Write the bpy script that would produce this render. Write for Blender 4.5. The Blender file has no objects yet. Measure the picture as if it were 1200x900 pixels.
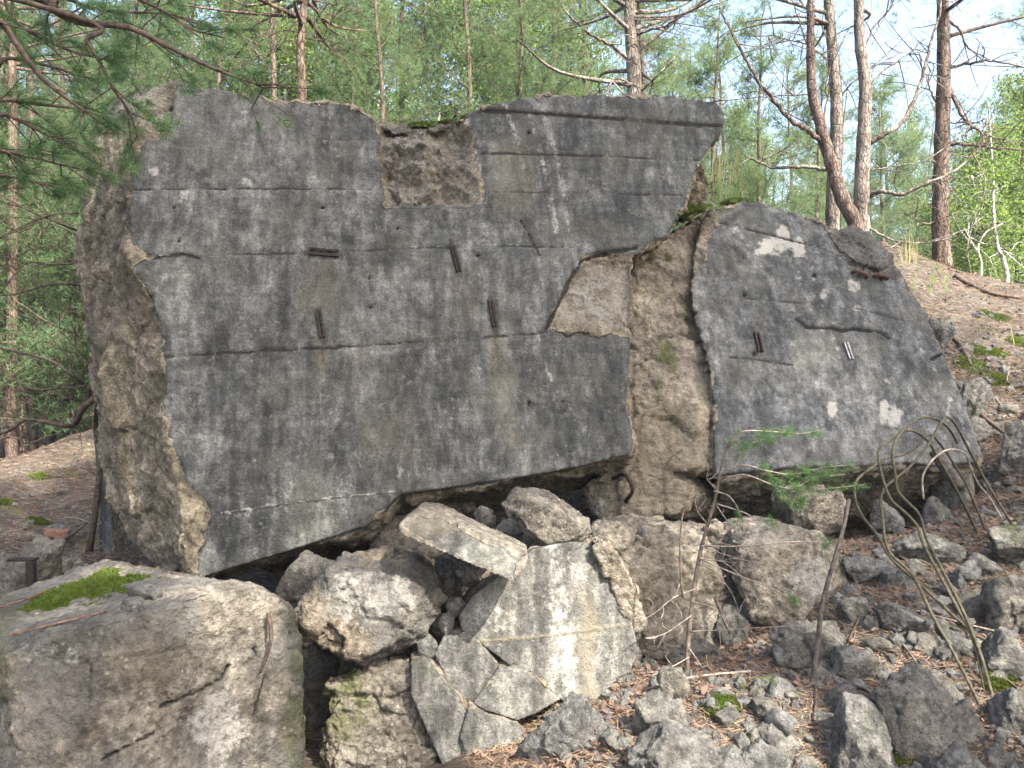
import bpy, bmesh, math
import numpy as np
from mathutils import Vector

S = bpy.context.scene
COL = S.collection

# ------------------------------------------------------------------ camera
F = 934.0                      # focal length in pixels of a 1200 px wide frame
CZ = 1.6
cam_d = bpy.data.cameras.new('camera')
cam = bpy.data.objects.new('camera', cam_d)
COL.objects.link(cam)
cam.location = (0, 0, CZ)
cam.rotation_euler = (math.radians(90), 0, 0)
cam_d.sensor_width = 36.0
cam_d.lens = 36.0 * F / 1200.0
cam_d.clip_start = 0.05
cam_d.clip_end = 2000
S.camera = cam
S.render.resolution_x = 1024
S.render.resolution_y = 768

# ------------------------------------------------------------------ light
SUN_DIR = Vector((0.45, -0.55, 0.78)).normalized()        # towards the sun
elev = math.asin(SUN_DIR.z)
azim = math.atan2(SUN_DIR.x, SUN_DIR.y)
W = bpy.data.worlds.new('World')
S.world = W
W.use_nodes = True
wn = W.node_tree
sky = wn.nodes.new('ShaderNodeTexSky')
sky.sky_type = 'NISHITA'
sky.sun_disc = False
sky.sun_elevation = elev
sky.sun_rotation = azim
sky.air_density = 1.0
sky.dust_density = 4.6
sky.ozone_density = 1.0
bg = wn.nodes['Background']
bg.inputs['Strength'].default_value = 0.15
wn.links.new(sky.outputs[0], bg.inputs['Color'])
sun_d = bpy.data.lights.new('sun', 'SUN')
sun_d.energy = 5.0
sun_d.angle = math.radians(0.53)
sun_d.color = (1.0, 0.95, 0.86)
sun = bpy.data.objects.new('sun', sun_d)
COL.objects.link(sun)
sun.rotation_euler = SUN_DIR.to_track_quat('Z', 'Y').to_euler()
sun.location = SUN_DIR * 60
S.view_settings.view_transform = 'Standard'
S.view_settings.look = 'None'
S.view_settings.gamma = 1.0
S.view_settings.exposure = 2.08
S.cycles.max_bounces = 6
S.cycles.diffuse_bounces = 3
S.cycles.transmission_bounces = 4

# ------------------------------------------------------------------ numeric helpers
def P(px, py, y):
    return ((px - 600.0) / F * y, float(y), CZ - (py - 450.0) / F * y)

def proj(v):
    y = np.maximum(v[:, 1], 0.2)
    return np.stack([600 + F * v[:, 0] / y, 450 - F * (v[:, 2] - CZ) / y], 1)

_g = np.random.default_rng(7).normal(size=(256, 3))
_g /= np.linalg.norm(_g, axis=1, keepdims=True)
_g2 = np.random.default_rng(8).random((256, 4))

def hsh(ix, iy, iz):
    h = (ix * 73856093) ^ (iy * 19349663) ^ (iz * 83492791)
    h = (h ^ (h >> 13)) * 1274126177
    return (h ^ (h >> 16)) & 255

def pnoise(p):
    i = np.floor(p).astype(np.int64)
    f = p - i
    u = f * f * f * (f * (f * 6 - 15) + 10)
    r = 0
    for dx in (0, 1):
        wx = u[:, 0] if dx else 1 - u[:, 0]
        for dy in (0, 1):
            wy = u[:, 1] if dy else 1 - u[:, 1]
            for dz in (0, 1):
                wz = u[:, 2] if dz else 1 - u[:, 2]
                g = _g[hsh(i[:, 0] + dx, i[:, 1] + dy, i[:, 2] + dz)]
                d = g[:, 0] * (f[:, 0] - dx) + g[:, 1] * (f[:, 1] - dy) + g[:, 2] * (f[:, 2] - dz)
                r = r + wx * wy * wz * d
    return r * 1.7

def fbm(p, o=4, g=0.5):
    r, a = 0, 1.0
    for k in range(o):
        r = r + a * pnoise(p * (2.03 ** k) + 17.3 * k)
        a *= g
    return r

def facets(p):
    """chunky fracture: every cell of a cellular pattern is a tilted plane"""
    i = np.floor(p).astype(np.int64)
    best = np.full(len(p), 9.0)
    sec = np.full(len(p), 9.0)
    val = np.zeros(len(p))
    for dx in (-1, 0, 1):
        for dy in (-1, 0, 1):
            for dz in (-1, 0, 1):
                c = i + (dx, dy, dz)
                h = hsh(c[:, 0], c[:, 1], c[:, 2])
                q = _g2[h]
                d = p - (c + q[:, :3])
                L = (d * d).sum(1)
                v = (d * _g[h]).sum(1) * 0.8 + (q[:, 3] - 0.5) * 0.7
                m = L < best
                sec = np.where(m, best, np.minimum(sec, L))
                val = np.where(m, v, val)
                best = np.where(m, L, best)
    return val, np.sqrt(sec) - np.sqrt(best)

def sstep(a, b, x):
    t = np.clip((x - a) / (b - a), 0, 1)
    return t * t * (3 - 2 * t)

def seg_dist(q, a, b):
    a = np.array(a, float); b = np.array(b, float)
    ab = b - a
    t = np.clip(((q - a) @ ab) / max(ab @ ab, 1e-9), 0, 1)
    return np.linalg.norm(q - a - t[:, None] * ab, axis=1)

def line_dist(q, pts):
    r = np.full(len(q), 1e9)
    for a, b in zip(pts[:-1], pts[1:]):
        r = np.minimum(r, seg_dist(q, a, b))
    return r

def poly_sd(q, poly):
    """signed distance, positive inside"""
    r = line_dist(q, list(poly) + [poly[0]])
    ins = np.zeros(len(q), bool)
    n = len(poly)
    for k in range(n):
        x1, y1 = poly[k]; x2, y2 = poly[(k + 1) % n]
        c = ((y1 > q[:, 1]) != (y2 > q[:, 1]))
        with np.errstate(divide='ignore', invalid='ignore'):
            xi = (x2 - x1) * (q[:, 1] - y1) / ((y2 - y1) if y2 != y1 else 1e-9) + x1
        ins ^= c & (q[:, 0] < xi)
    return np.where(ins, r, -r)

def smooth_path(pts, n=5):
    p = np.array(pts, float)
    if len(p) < 3:
        t = np.linspace(0, 1, n + 1)[:, None]
        return p[0] + (p[-1] - p[0]) * t
    e = np.vstack([2 * p[0] - p[1], p, 2 * p[-1] - p[-2]])
    out = []
    for k in range(1, len(e) - 2):
        a, b, c, d = e[k - 1], e[k], e[k + 1], e[k + 2]
        for t in np.linspace(0, 1, n, endpoint=False):
            out.append(0.5 * (2 * b + (c - a) * t + (2 * a - 5 * b + 4 * c - d) * t ** 2 + (3 * b - a - 3 * c + d) * t ** 3))
    out.append(p[-1])
    return np.array(out)

# ------------------------------------------------------------------ mesh helpers
class MB:
    """collects triangles and quads, links them as one mesh object"""
    def __init__(self):
        self.v, self.t, self.q, self.n = [], [], [], 0
        self.c = []
    def add(self, v, tris=None, quads=None, col=None):
        v = np.asarray(v, float).reshape(-1, 3)
        self.v.append(v)
        if tris is not None and len(tris): self.t.append(np.asarray(tris, np.int64) + self.n)
        if quads is not None and len(quads): self.q.append(np.asarray(quads, np.int64) + self.n)
        if col is not None: self.c.append(np.broadcast_to(np.asarray(col, float), (len(v),)))
        self.n += len(v)
    def tube(self, path, r, sides=6, cap=True):
        p = np.asarray(path, float)
        n = len(p)
        r = np.broadcast_to(np.asarray(r, float), (n,)) if np.ndim(r) else np.full(n, r)
        t = np.gradient(p, axis=0)
        t /= np.linalg.norm(t, axis=1, keepdims=True) + 1e-12
        ref = np.array([0.31, 0.27, 0.05]) if abs(t[:, 2]).mean() > 0.6 else np.array([0.12, 0.2, 1.0])
        a = np.cross(t, ref); a /= np.linalg.norm(a, axis=1, keepdims=True) + 1e-12
        b = np.cross(t, a)
        th = np.arange(sides) / sides * 2 * math.pi
        ring = p[:, None] + r[:, None, None] * (a[:, None] * np.cos(th)[None, :, None] + b[:, None] * np.sin(th)[None, :, None])
        i = np.arange(n - 1)[:, None] * sides + np.arange(sides)[None]
        j = np.arange(n - 1)[:, None] * sides + (np.arange(sides)[None] + 1) % sides
        q = np.stack([i, j, j + sides, i + sides], -1).reshape(-1, 4)
        v = ring.reshape(-1, 3)
        tr = []
        if cap:
            v = np.vstack([v, p[0], p[-1]])
            m = n * sides
            k = np.arange(sides); k2 = (k + 1) % sides
            tr = np.vstack([np.stack([k2, k, np.full(sides, m)], 1),
                            np.stack([k + m - sides, k2 + m - sides, np.full(sides, m + 1)], 1)])
        self.add(v, tr, q)
    def needles(self, base, dirs, length, width, col=None):
        """one thin triangle per needle"""
        n = len(base)
        rnd = _rn.normal(size=(n, 3))
        s = np.cross(dirs, rnd); s /= np.linalg.norm(s, axis=1, keepdims=True) + 1e-9
        w = (np.broadcast_to(width, (n,)) * 0.5)[:, None]
        L = np.broadcast_to(length, (n,))[:, None]
        v = np.stack([base - s * w, base + s * w, base + dirs * L], 1).reshape(-1, 3)
        c = None if col is None else np.repeat(np.broadcast_to(col, (n,)), 3)
        self.add(v, np.arange(3 * n).reshape(n, 3), None, c)
    def leaves(self, base, dirs, length, width, col=None):
        """one folded diamond per leaf"""
        n = len(base)
        s = np.cross(dirs, _rn.normal(size=(n, 3))); s /= np.linalg.norm(s, axis=1, keepdims=True) + 1e-9
        u = np.cross(s, dirs)
        L = np.broadcast_to(length, (n,))[:, None]; w = np.broadcast_to(width, (n,))[:, None] * 0.5
        mid = base + dirs * L * 0.45
        v = np.stack([base, mid + s * w + u * w * 0.4, base + dirs * L, mid - s * w + u * w * 0.4], 1).reshape(-1, 3)
        k = np.arange(n)[:, None] * 4
        t = np.concatenate([k + (0, 1, 2), k + (0, 2, 3)], 0)
        c = None if col is None else np.repeat(np.broadcast_to(col, (n,)), 4)
        self.add(v, t, None, c)
    def mesh(self, name, mat, smooth=True, base=(0, 0, 0)):
        v = np.concatenate(self.v) - np.asarray(base, float)
        t = np.concatenate(self.t) if self.t else np.zeros((0, 3), np.int64)
        q = np.concatenate(self.q) if self.q else np.zeros((0, 4), np.int64)
        me = bpy.data.meshes.new(name)
        me.vertices.add(len(v)); me.vertices.foreach_set('co', v.astype(np.float32).ravel())
        me.loops.add(t.size + q.size)
        me.loops.foreach_set('vertex_index', np.concatenate([t.ravel(), q.ravel()]).astype(np.int32))
        me.polygons.add(len(t) + len(q))
        st = np.concatenate([np.arange(len(t)) * 3, t.size + np.arange(len(q)) * 4]).astype(np.int32)
        me.polygons.foreach_set('loop_start', st)
        me.polygons.foreach_set('use_smooth', np.full(len(st), smooth))
        me.update(calc_edges=True)
        if self.c:
            attr(me, 'tint', np.concatenate(self.c))
        me.materials.append(mat)
        return me
_rn = np.random.default_rng(99)

def attr(me, name, arr):
    a = me.attributes.get(name) or me.attributes.new(name, 'FLOAT', 'POINT')
    a.data.foreach_set('value', np.asarray(arr, np.float32))

def link(name, me, parent=None, loc=None):
    o = bpy.data.objects.new(name, me)
    COL.objects.link(o)
    if parent is not None: o.parent = parent
    if loc is not None: o.location = loc
    return o

def tag(o, label, cat, group=None, kind=None):
    o['label'] = label
    o['category'] = cat
    if group: o['group'] = group
    o['kind'] = kind or 'thing'
    return o

def thing(name, loc, label, cat, group=None):
    return tag(link(name, None, None, loc), label, cat, group)

def copy_tree(o, parent=None):
    c = o.copy(); COL.objects.link(c); c.parent = parent
    for ch in o.children:
        copy_tree(ch, c)
    return c

def unit(v):
    return v / (np.linalg.norm(v, axis=-1, keepdims=True) + 1e-9)

# ------------------------------------------------------------------ materials
def new_mat(name):
    m = bpy.data.materials.new(name)
    m.use_nodes = True
    nt = m.node_tree
    nt.nodes.clear()
    out = nt.nodes.new('ShaderNodeOutputMaterial')
    def N(tp, ins=None, **props):
        n = nt.nodes.new(tp)
        for k, v in props.items(): setattr(n, k, v)
        for k, v in (ins or {}).items():
            s = n.inputs[k]
            if isinstance(v, bpy.types.NodeSocket): nt.links.new(v, s)
            else:
                if s.type == 'RGBA' and len(v) == 3: v = (*v, 1)
                s.default_value = v
        return n
    def ramp(x, a, b, va=0.0, vb=1.0):
        return N('ShaderNodeMapRange', {'Value': x, 'From Min': a, 'From Max': b, 'To Min': va, 'To Max': vb}, interpolation_type='SMOOTHSTEP').outputs[0]
    def mix(f, a, b, mode='MIX'):
        n = N('ShaderNodeMix', {'Factor': f}, data_type='RGBA', blend_type=mode)
        for k, v in ((6, a), (7, b)):
            if isinstance(v, bpy.types.NodeSocket): nt.links.new(v, n.inputs[k])
            else: n.inputs[k].default_value = (*v, 1) if len(v) == 3 else v
        return n.outputs[2]
    def math_(op, a, b=0.0, c=None):
        d = {0: a, 1: b}
        if c is not None: d[2] = c
        return N('ShaderNodeMath', d, operation=op).outputs[0]
    def noise(co, scale, detail=5.0, rough=0.55, dist=0.0):
        return N('ShaderNodeTexNoise', {'Vector': co, 'Scale': scale, 'Detail': detail, 'Roughness': rough, 'Distortion': dist}).outputs['Fac']
    def at(nm):
        return N('ShaderNodeAttribute', attribute_name=nm).outputs['Fac']
    def coord():
        return N('ShaderNodeTexCoord').outputs['Object']
    def mapped(co, sc, rot=(0, 0, 0)):
        return N('ShaderNodeMapping', {'Vector': co, 'Scale': sc, 'Rotation': rot}).outputs[0]
    def finish(color, rough=0.9, height=None, dist=0.01, strength=1.0, spec=0.25):
        b = N('ShaderNodeBsdfPrincipled', {'Base Color': color, 'Roughness': rough, 'Specular IOR Level': spec})
        if height is not None:
            bp = N('ShaderNodeBump', {'Height': height, 'Distance': dist, 'Strength': strength})
            nt.links.new(bp.outputs[0], b.inputs['Normal'])
        nt.links.new(b.outputs[0], out.inputs['Surface'])
        return b
    return m, nt, out, N, ramp, mix, math_, noise, at, coord, mapped, finish

def concrete_mat(name, dark=(.044, .045, .042), mid=(.097, .097, .090), tan0=(.098, .078, .053), tan1=(.290, .245, .180), rnd=0.0):
    m, nt, out, N, ramp, mix, math_, noise, at, coord, mapped, finish = new_mat(name)
    co = coord()
    big = noise(co, 1.3, 7, .68)
    med = noise(co, 7.0, 6, .65)
    fine = noise(co, 70.0, 4, .7)
    streak = noise(mapped(co, (11, 11, 0.9)), 1.0, 5, .6)
    hstr = noise(mapped(co, (1.2, 1.2, 26)), 1.0, 4, .6)
    f = ramp(math_('ADD', big, math_('MULTIPLY', math_('SUBTRACT', med, .5), .6)), .33, .72)
    col = mix(f, dark, mid)
    def mult(c, x, lo, hi, va, vb):
        v = ramp(x, lo, hi, va, vb)
        return mix(1.0, c, N('ShaderNodeCombineColor', {0: v, 1: v, 2: v}).outputs[0], 'MULTIPLY')
    col = mult(col, noise(co, 15.0, 6, .72), .36, .66, .76, 1.32)
    col = mult(col, fine, .34, .68, .72, 1.34)
    col = mult(col, streak, .35, .65, .70, 1.30)
    col = mult(col, hstr, .36, .64, .93, 1.08)
    col = mult(col, noise(mapped(co, (4.2, 4.2, 1.1)), 1.0, 7, .7), .36, .64, .76, 1.26)
    col = mult(col, noise(mapped(co, (22, 22, 1.6)), 1.0, 4, .6), .36, .64, .85, 1.16)
    col = mix(math_('MULTIPLY', ramp(noise(co, 4.1, 5, .65), .52, .66), .35), col, (.036, .040, .040))
    hue = noise(co, 2.3, 3, .5)
    col = mix(math_('MULTIPLY', ramp(math_('ADD', hue, math_('MULTIPLY', math_('SUBTRACT', med, .5), .5)), .48, .66), .38), col, mix(fine, (.036, .036, .025), (.105, .102, .075)))
    # pale lichen specks and patches
    sp = noise(co, 28.0, 3, .6)
    sp2 = noise(co, 5.2, 4, .6)
    spots = math_('MULTIPLY', ramp(sp, .57, .66), ramp(sp2, .47, .62))
    col = mix(math_('MULTIPLY', spots, .45), col, (.20, .195, .165))
    pock = ramp(noise(co, 42.0, 2, .5), .30, .24)
    col = mix(math_('MULTIPLY', pock, .55), col, (.022, .021, .019))
    # broken concrete with aggregate
    bn = noise(co, 3.2, 9, .66)
    bn2 = noise(co, 17.0, 6, .7)
    bf = ramp(math_('ADD', bn, math_('MULTIPLY', bn2, .8)), .66, 1.15)
    bcol = mix(bf, tan0, tan1)
    vor = N('ShaderNodeTexVoronoi', {'Vector': co, 'Scale': 38.0, 'Randomness': 1.0})
    peb = math_('MULTIPLY', ramp(vor.outputs['Distance'], .42, .30), ramp(N('ShaderNodeSeparateColor', {0: vor.outputs['Color']}).outputs[0], .62, .70))
    pcol = mix(N('ShaderNodeSeparateColor', {0: vor.outputs['Color']}).outputs[1], (.07, .06, .05), (.33, .29, .24))
    bcol = mix(math_('MULTIPLY', peb, .75), bcol, pcol)
    grime = ramp(noise(co, 1.9, 5, .6), .50, .70)
    bcol = mix(math_('MULTIPLY', grime, .55), bcol, (.035, .032, .024))
    bcol = mult(bcol, noise(co, 26, 6, .75), .34, .66, .62, 1.4)
    bcol = mix(math_('MULTIPLY', ramp(fine, .44, .30), .45), bcol, (.022, .018, .013))  # low spots of the break darkened in colour, like shade in cavities
    brk = ramp(math_('ADD', at('brk'), math_('MULTIPLY', math_('SUBTRACT', med, .5), .35)), .35, .65)
    col = mix(brk, col, bcol)
    # grey weathered skin over old breaks
    skin = at('skin')
    scol = mix(ramp(math_('ADD', bn, math_('MULTIPLY', fine, .5)), .55, 1.0), (.040, .038, .034), (.155, .148, .130))
    col = mix(skin, col, scol)
    lime = math_('ADD', at('lime'), math_('MULTIPLY', math_('SUBTRACT', noise(co, 20.0, 6, .75), .55), 2.2))
    lime = math_('ADD', lime, math_('MULTIPLY', math_('SUBTRACT', streak, .5), .8))
    lime = math_('MULTIPLY', math_('MULTIPLY', ramp(lime, .30, .85), ramp(at('lime'), .04, .35)), .85)
    col = mix(lime, col, mix(fine, (.19, .185, .165), (.42, .40, .35)))
    col = mix(math_('MULTIPLY', at('warm'), ramp(fine, .3, .6, .5, 1)), col, mix(med, (.085, .072, .045), (.19, .16, .11)))
    moss = math_('MULTIPLY', at('moss'), ramp(med, .35, .6))
    col = mix(moss, col, (.075, .085, .022))
    col = mix(math_('MULTIPLY', ramp(math_('ADD', at('dirt_shade'), math_('MULTIPLY', math_('SUBTRACT', noise(co, 26, 4, .7), .5), .7)), .2, .7), ramp(at('dirt_shade'), .02, .2, 0, .9)), col, (.022, .021, .019))
    pits = N('ShaderNodeTexVoronoi', {'Vector': co, 'Scale': 55.0})
    h = math_('ADD', math_('MULTIPLY', fine, .5), math_('MULTIPLY', noise(co, 230, 3, .6), .2))
    h = math_('ADD', h, math_('MULTIPLY', ramp(pits.outputs['Distance'], .12, .3), .35))
    h = math_('ADD', h, math_('MULTIPLY', hstr, .25))
    rb = math_('ADD', math_('MULTIPLY', bn2, 1.6), math_('MULTIPLY', noise(co, 48, 5, .75), 1.5))
    rb = math_('ADD', rb, math_('MULTIPLY', ramp(vor.outputs['Distance'], .5, .2), .35))
    h = math_('ADD', h, math_('MULTIPLY', rb, brk))
    finish(col, .88, h, .016, .85)
    return m

def rock_mat(name):
    m, nt, out, N, ramp, mix, math_, noise, at, coord, mapped, finish = new_mat(name)
    co = N('ShaderNodeNewGeometry').outputs['Position']
    rnd = N('ShaderNodeObjectInfo').outputs['Random']
    a = noise(co, 6.0, 8, .68)
    b = noise(co, 40.0, 5, .7)
    f = ramp(math_('ADD', a, math_('MULTIPLY', b, .6)), .52, 1.08)
    c1 = mix(rnd, (.060, .059, .055), (.085, .077, .063))
    c2 = mix(rnd, (.235, .230, .212), (.265, .238, .192))
    col = mix(f, c1, c2)
    vor = N('ShaderNodeTexVoronoi', {'Vector': co, 'Scale': 50.0})
    sc = N('ShaderNodeSeparateColor', {0: vor.outputs['Color']})
    peb = math_('MULTIPLY', ramp(vor.outputs['Distance'], .42, .28), ramp(sc.outputs[0], .6, .68))
    col = mix(math_('MULTIPLY', peb, .7), col, mix(sc.outputs[1], (.04, .038, .034), (.27, .26, .23)))
    lich = math_('MULTIPLY', ramp(noise(co, 9, 5, .65), .58, .66), .55)
    col = mix(lich, col, (.22, .225, .20))
    up = N('ShaderNodeSeparateXYZ', {0: N('ShaderNodeNewGeometry').outputs['Normal']}).outputs[2]
    moss = math_('MULTIPLY', ramp(up, .2, .8), ramp(noise(co, 4.0, 5, .65), .60, .68))
    col = mix(math_('MULTIPLY', moss, .8), col, (.075, .09, .02))
    v_ = ramp(noise(co, 22, 6, .75), .34, .66, .6, 1.4)
    col = mix(1.0, col, N('ShaderNodeCombineColor', {0: v_, 1: v_, 2: v_}).outputs[0], 'MULTIPLY')
    crk = ramp(noise(co, 10.0, 7, .75, .6), .40, .30)
    col = mix(math_('MULTIPLY', crk, .8), col, (.02, .018, .015))
    h = math_('ADD', math_('MULTIPLY', b, .8), math_('MULTIPLY', noise(co, 14, 7, .75), 1.8))
    finish(col, .92, h, .045, 1.0)
    return m

def ground_mat():
    m, nt, out, N, ramp, mix, math_, noise, at, coord, mapped, finish = new_mat('pine litter')
    co = coord()
    fib = None
    for k, (r, sc) in enumerate(((.3, 30), (1.5, 34), (2.4, 27), (.9, 40))):
        n = noise(mapped(co, (sc * .12, sc * 1.6, sc), (0, 0, r)), 1.0, 4, .6, .5)
        fib = n if fib is None else math_('MAXIMUM', fib, n)
    big = noise(co, 1.2, 6, .6)
    med = noise(co, 9.0, 6, .7)
    col = mix(ramp(fib, .52, .80), (.045, .034, .026), (.205, .158, .124))
    col = mix(ramp(big, .40, .62), col, mix(ramp(fib, .5, .8), (.05, .042, .034), (.22, .182, .15)))
    col = mix(math_('MULTIPLY', ramp(noise(co, 24, 4, .7), .56, .66), .7), col, (.17, .16, .145))
    moss = math_('MULTIPLY', ramp(noise(co, 1.7, 5, .65), .56, .64), ramp(med, .42, .58))
    col = mix(math_('MULTIPLY', moss, .8), col, (.075, .082, .018))
    col = mix(math_('MULTIPLY', ramp(med, .46, .34), .75), col, (.03, .022, .016))
    h = math_('ADD', math_('MULTIPLY', fib, .8), med)
    finish(col, .95, h, .03, .9, .1)
    return m

def leaf_mat(name, c0, c1, trans=.5, tcol=None):
    m, nt, out, N, ramp, mix, math_, noise, at, coord, mapped, finish = new_mat(name)
    rnd = N('ShaderNodeObjectInfo').outputs['Random']
    pos = N('ShaderNodeNewGeometry').outputs['Position']
    v = math_('ADD', math_('MULTIPLY', at('tint'), .6), math_('MULTIPLY', ramp(noise(pos, .9, 4, .6), .35, .65), .4))
    v = math_('ADD', v, math_('MULTIPLY', math_('SUBTRACT', rnd, .5), .25))
    col = mix(v, c0, c1)
    b = N('ShaderNodeBsdfPrincipled', {'Base Color': col, 'Roughness': .55, 'Specular IOR Level': .3})
    t = N('ShaderNodeBsdfTranslucent', {'Color': mix(.5, col, tcol or c1)})
    mx = N('ShaderNodeMixShader', {0: trans, 1: b.outputs[0], 2: t.outputs[0]})
    nt.links.new(mx.outputs[0], out.inputs['Surface'])
    return m

def bark_mat(name, c0, c1, c2, z0=None, z1=None):
    m, nt, out, N, ramp, mix, math_, noise, at, coord, mapped, finish = new_mat(name)
    co = coord()
    pl = N('ShaderNodeTexVoronoi', {'Vector': mapped(co, (26, 26, 9)), 'Scale': 1.0}, feature='DISTANCE_TO_EDGE')
    n = noise(mapped(co, (9, 9, 2.4)), 1.0, 6, .7)
    col = mix(ramp(n, .35, .66), c0, c1)
    col = mix(math_('MULTIPLY', ramp(noise(co, 5.0, 5, .6), .52, .66), .7), col, c2)
    e = ramp(math_('ADD', pl.outputs[0], math_('MULTIPLY', math_('SUBTRACT', n, .5), .5)), .0, .14)
    col = mix(math_('MULTIPLY', math_('SUBTRACT', 1.0, e), .5), col, tuple(x * .35 for x in c0))
    h = math_('ADD', e, math_('MULTIPLY', n, .8))
    finish(col, .92, h, .012, .9, .15)
    return m

def plain_mat(name, c0, c1, scale=20, rough=.8, metal=0.0, bump=.004):
    m, nt, out, N, ramp, mix, math_, noise, at, coord, mapped, finish = new_mat(name)
    co = N('ShaderNodeNewGeometry').outputs['Position']
    n = noise(co, scale, 6, .65)
    b = finish(mix(ramp(n, .35, .68), c0, c1), rough, n, bump, 1.0)
    b.inputs['Metallic'].default_value = metal
    return m

M_SLAB = concrete_mat('weathered concrete')
M_SLAB2 = concrete_mat('weathered concrete grey', (.050, .052, .051), (.120, .119, .113), (.130, .108, .078), (.350, .300, .228))
M_BLOCK = concrete_mat('broken concrete', (.046, .044, .038), (.115, .111, .098), (.075, .065, .050), (.225, .20, .16))
M_MASS = concrete_mat('tan broken concrete', (.075, .071, .060), (.185, .176, .150), (.105, .088, .064), (.300, .262, .205))
M_PALE = concrete_mat('pale formed concrete', (.066, .063, .056), (.128, .122, .108), (.085, .068, .047), (.24, .20, .15))
M_ROCK = rock_mat('rubble concrete')
M_GROUND = ground_mat()
M_NEEDLE = leaf_mat('pine needles', (.046, .098, .056), (.158, .236, .100), .52, (.29, .37, .11))
M_NEEDLE_NEAR = leaf_mat('near pine needles', (.030, .080, .038), (.110, .200, .065), .42, (.20, .29, .07))
M_LEAF = leaf_mat('broad leaves', (.060, .115, .025), (.165, .235, .060), .52, (.28, .37, .08))
M_BARK = bark_mat('pine bark', (.105, .085, .070), (.235, .200, .170), (.31, .28, .25))
M_BARK_DARK = bark_mat('dark pine bark', (.065, .045, .036), (.17, .125, .10), (.21, .17, .14))
M_BARK_RED = bark_mat('red pine bark', (.075, .052, .041), (.165, .118, .092), (.19, .155, .13))
M_BIRCH = bark_mat('birch bark', (.30, .29, .26), (.62, .60, .55), (.10, .09, .08))
M_TWIG = plain_mat('twig bark', (.035, .024, .018), (.11, .080, .060), 30)
M_DEADTWIG = plain_mat('bare dead wood', (.13, .105, .085), (.33, .28, .23), 30)
M_STEM = plain_mat('sapling bark', (.060, .046, .034), (.165, .130, .100), 30)
M_STEEL = plain_mat('rusted steel', (.012, .010, .010), (.042, .028, .023), 60, .7, .3)
M_GREYSTEEL = plain_mat('grey steel', (.10, .10, .10), (.30, .30, .30), 60, .55, .5)
M_REBAR = plain_mat('algae coated rebar', (.034, .029, .017), (.092, .080, .048), 45, .75)
M_REBAR_DARK = plain_mat('dark rebar', (.022, .018, .012), (.075, .062, .034), 45, .75)
M_MOSS = leaf_mat('moss', (.032, .054, .007), (.112, .150, .017), .35, (.20, .26, .02))
M_DRYGRASS = leaf_mat('dry grass', (.16, .15, .05), (.36, .33, .14), .4)
M_GRASS = leaf_mat('green grass', (.06, .12, .02), (.16, .24, .05), .4)
M_LITTER = leaf_mat('dead needles', (.10, .060, .035), (.34, .235, .155), .1)
M_DEADLEAF = leaf_mat('dead leaves', (.060, .034, .024), (.26, .17, .12), .15)
M_REDTWIG = plain_mat('reddish twig bark', (.060, .035, .024), (.16, .10, .072), 40)
M_RUST = plain_mat('brown rust', (.040, .022, .014), (.105, .055, .032), 60)
M_BRICK = plain_mat('red brick', (.15, .075, .05), (.27, .15, .105), 40)
M_WOOD = plain_mat('wet dark wood', (.03, .025, .02), (.10, .085, .07), 30)

# ------------------------------------------------------------------ terrain
_cp = [P(*a) for a in (
    (900, 900, 3.5), (1190, 890, 3.4), (800, 860, 3.75), (740, 890, 3.6), (900, 800, 3.95), (810, 790, 4.25),
    (1000, 720, 4.5), (1100, 700, 4.5), (1190, 650, 4.9), (1000, 665, 5.0), (1100, 610, 5.5), (1190, 560, 6.0),
    (1160, 480, 7.2), (1190, 420, 8.0), (1110, 400, 8.0), (1190, 360, 9.3), (1130, 325, 10.3), (1030, 285, 10.6),
    (1190, 335, 11.5), (900, 262, 10.5), (900, 660, 5.4), (760, 700, 5.3), (560, 800, 5.2), (400, 800, 5.2), (300, 760, 5.4),
    (450, 905, 4.25), (560, 905, 3.95), (660, 900, 3.7), (380, 905, 4.3), (150, 980, 3.6), (0, 980, 3.4),
    (100, 690, 5.6), (20, 690, 5.6), (60, 645, 7.0), (0, 640, 7.0), (60, 600, 8.5), (-60, 580, 8.5), (60, 530, 12.5), (0, 550, 12.5),
    (112, 500, 12.5), (-200, 580, 10.0), (600, 560, 8.0), (800, 480, 8.5), (930, 745, 4.65), (800, 785, 4.55), (1010, 645, 6.2), (910, 655, 6.2), (1075, 628, 6.1), (960, 640, 6.9), (860, 650, 6.6))]
_cp += [(0, 1.0, -.15), (3, 1.0, -.1), (-4, 2, -.3), (5, 3.4, .55), (7, 6, 1.5), (9, 9.5, 2.7), (0, 11, 2.2), (-1.5, 12, 1.6),
        (0, -8, -.3), (8, -8, .2), (-8, -8, -.3), (14, 4, 1.6), (-12, 6, .1), (-14, 16, .3), (-4, 22, .6), (4, 22, 2.8), (14, 20, 3.0), (0, 34, 1.8), (20, 34, 2.4), (-18, 32, .5)]
_cp = np.array(_cp)

def _phi(r2):
    return 0.5 * r2 * np.log(r2 + 1e-9)

def _tps():
    n = len(_cp)
    d = ((_cp[:, None, :2] - _cp[None, :, :2]) ** 2).sum(-1)
    A = np.zeros((n + 3, n + 3))
    A[:n, :n] = _phi(d) + np.eye(n) * 0.08
    A[:n, n] = 1; A[:n, n + 1:] = _cp[:, :2]
    A[n, :n] = 1; A[n + 1:, :n] = _cp[:, :2].T
    return np.linalg.solve(A, np.concatenate([_cp[:, 2], [0, 0, 0]]))
_w = _tps()

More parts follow.
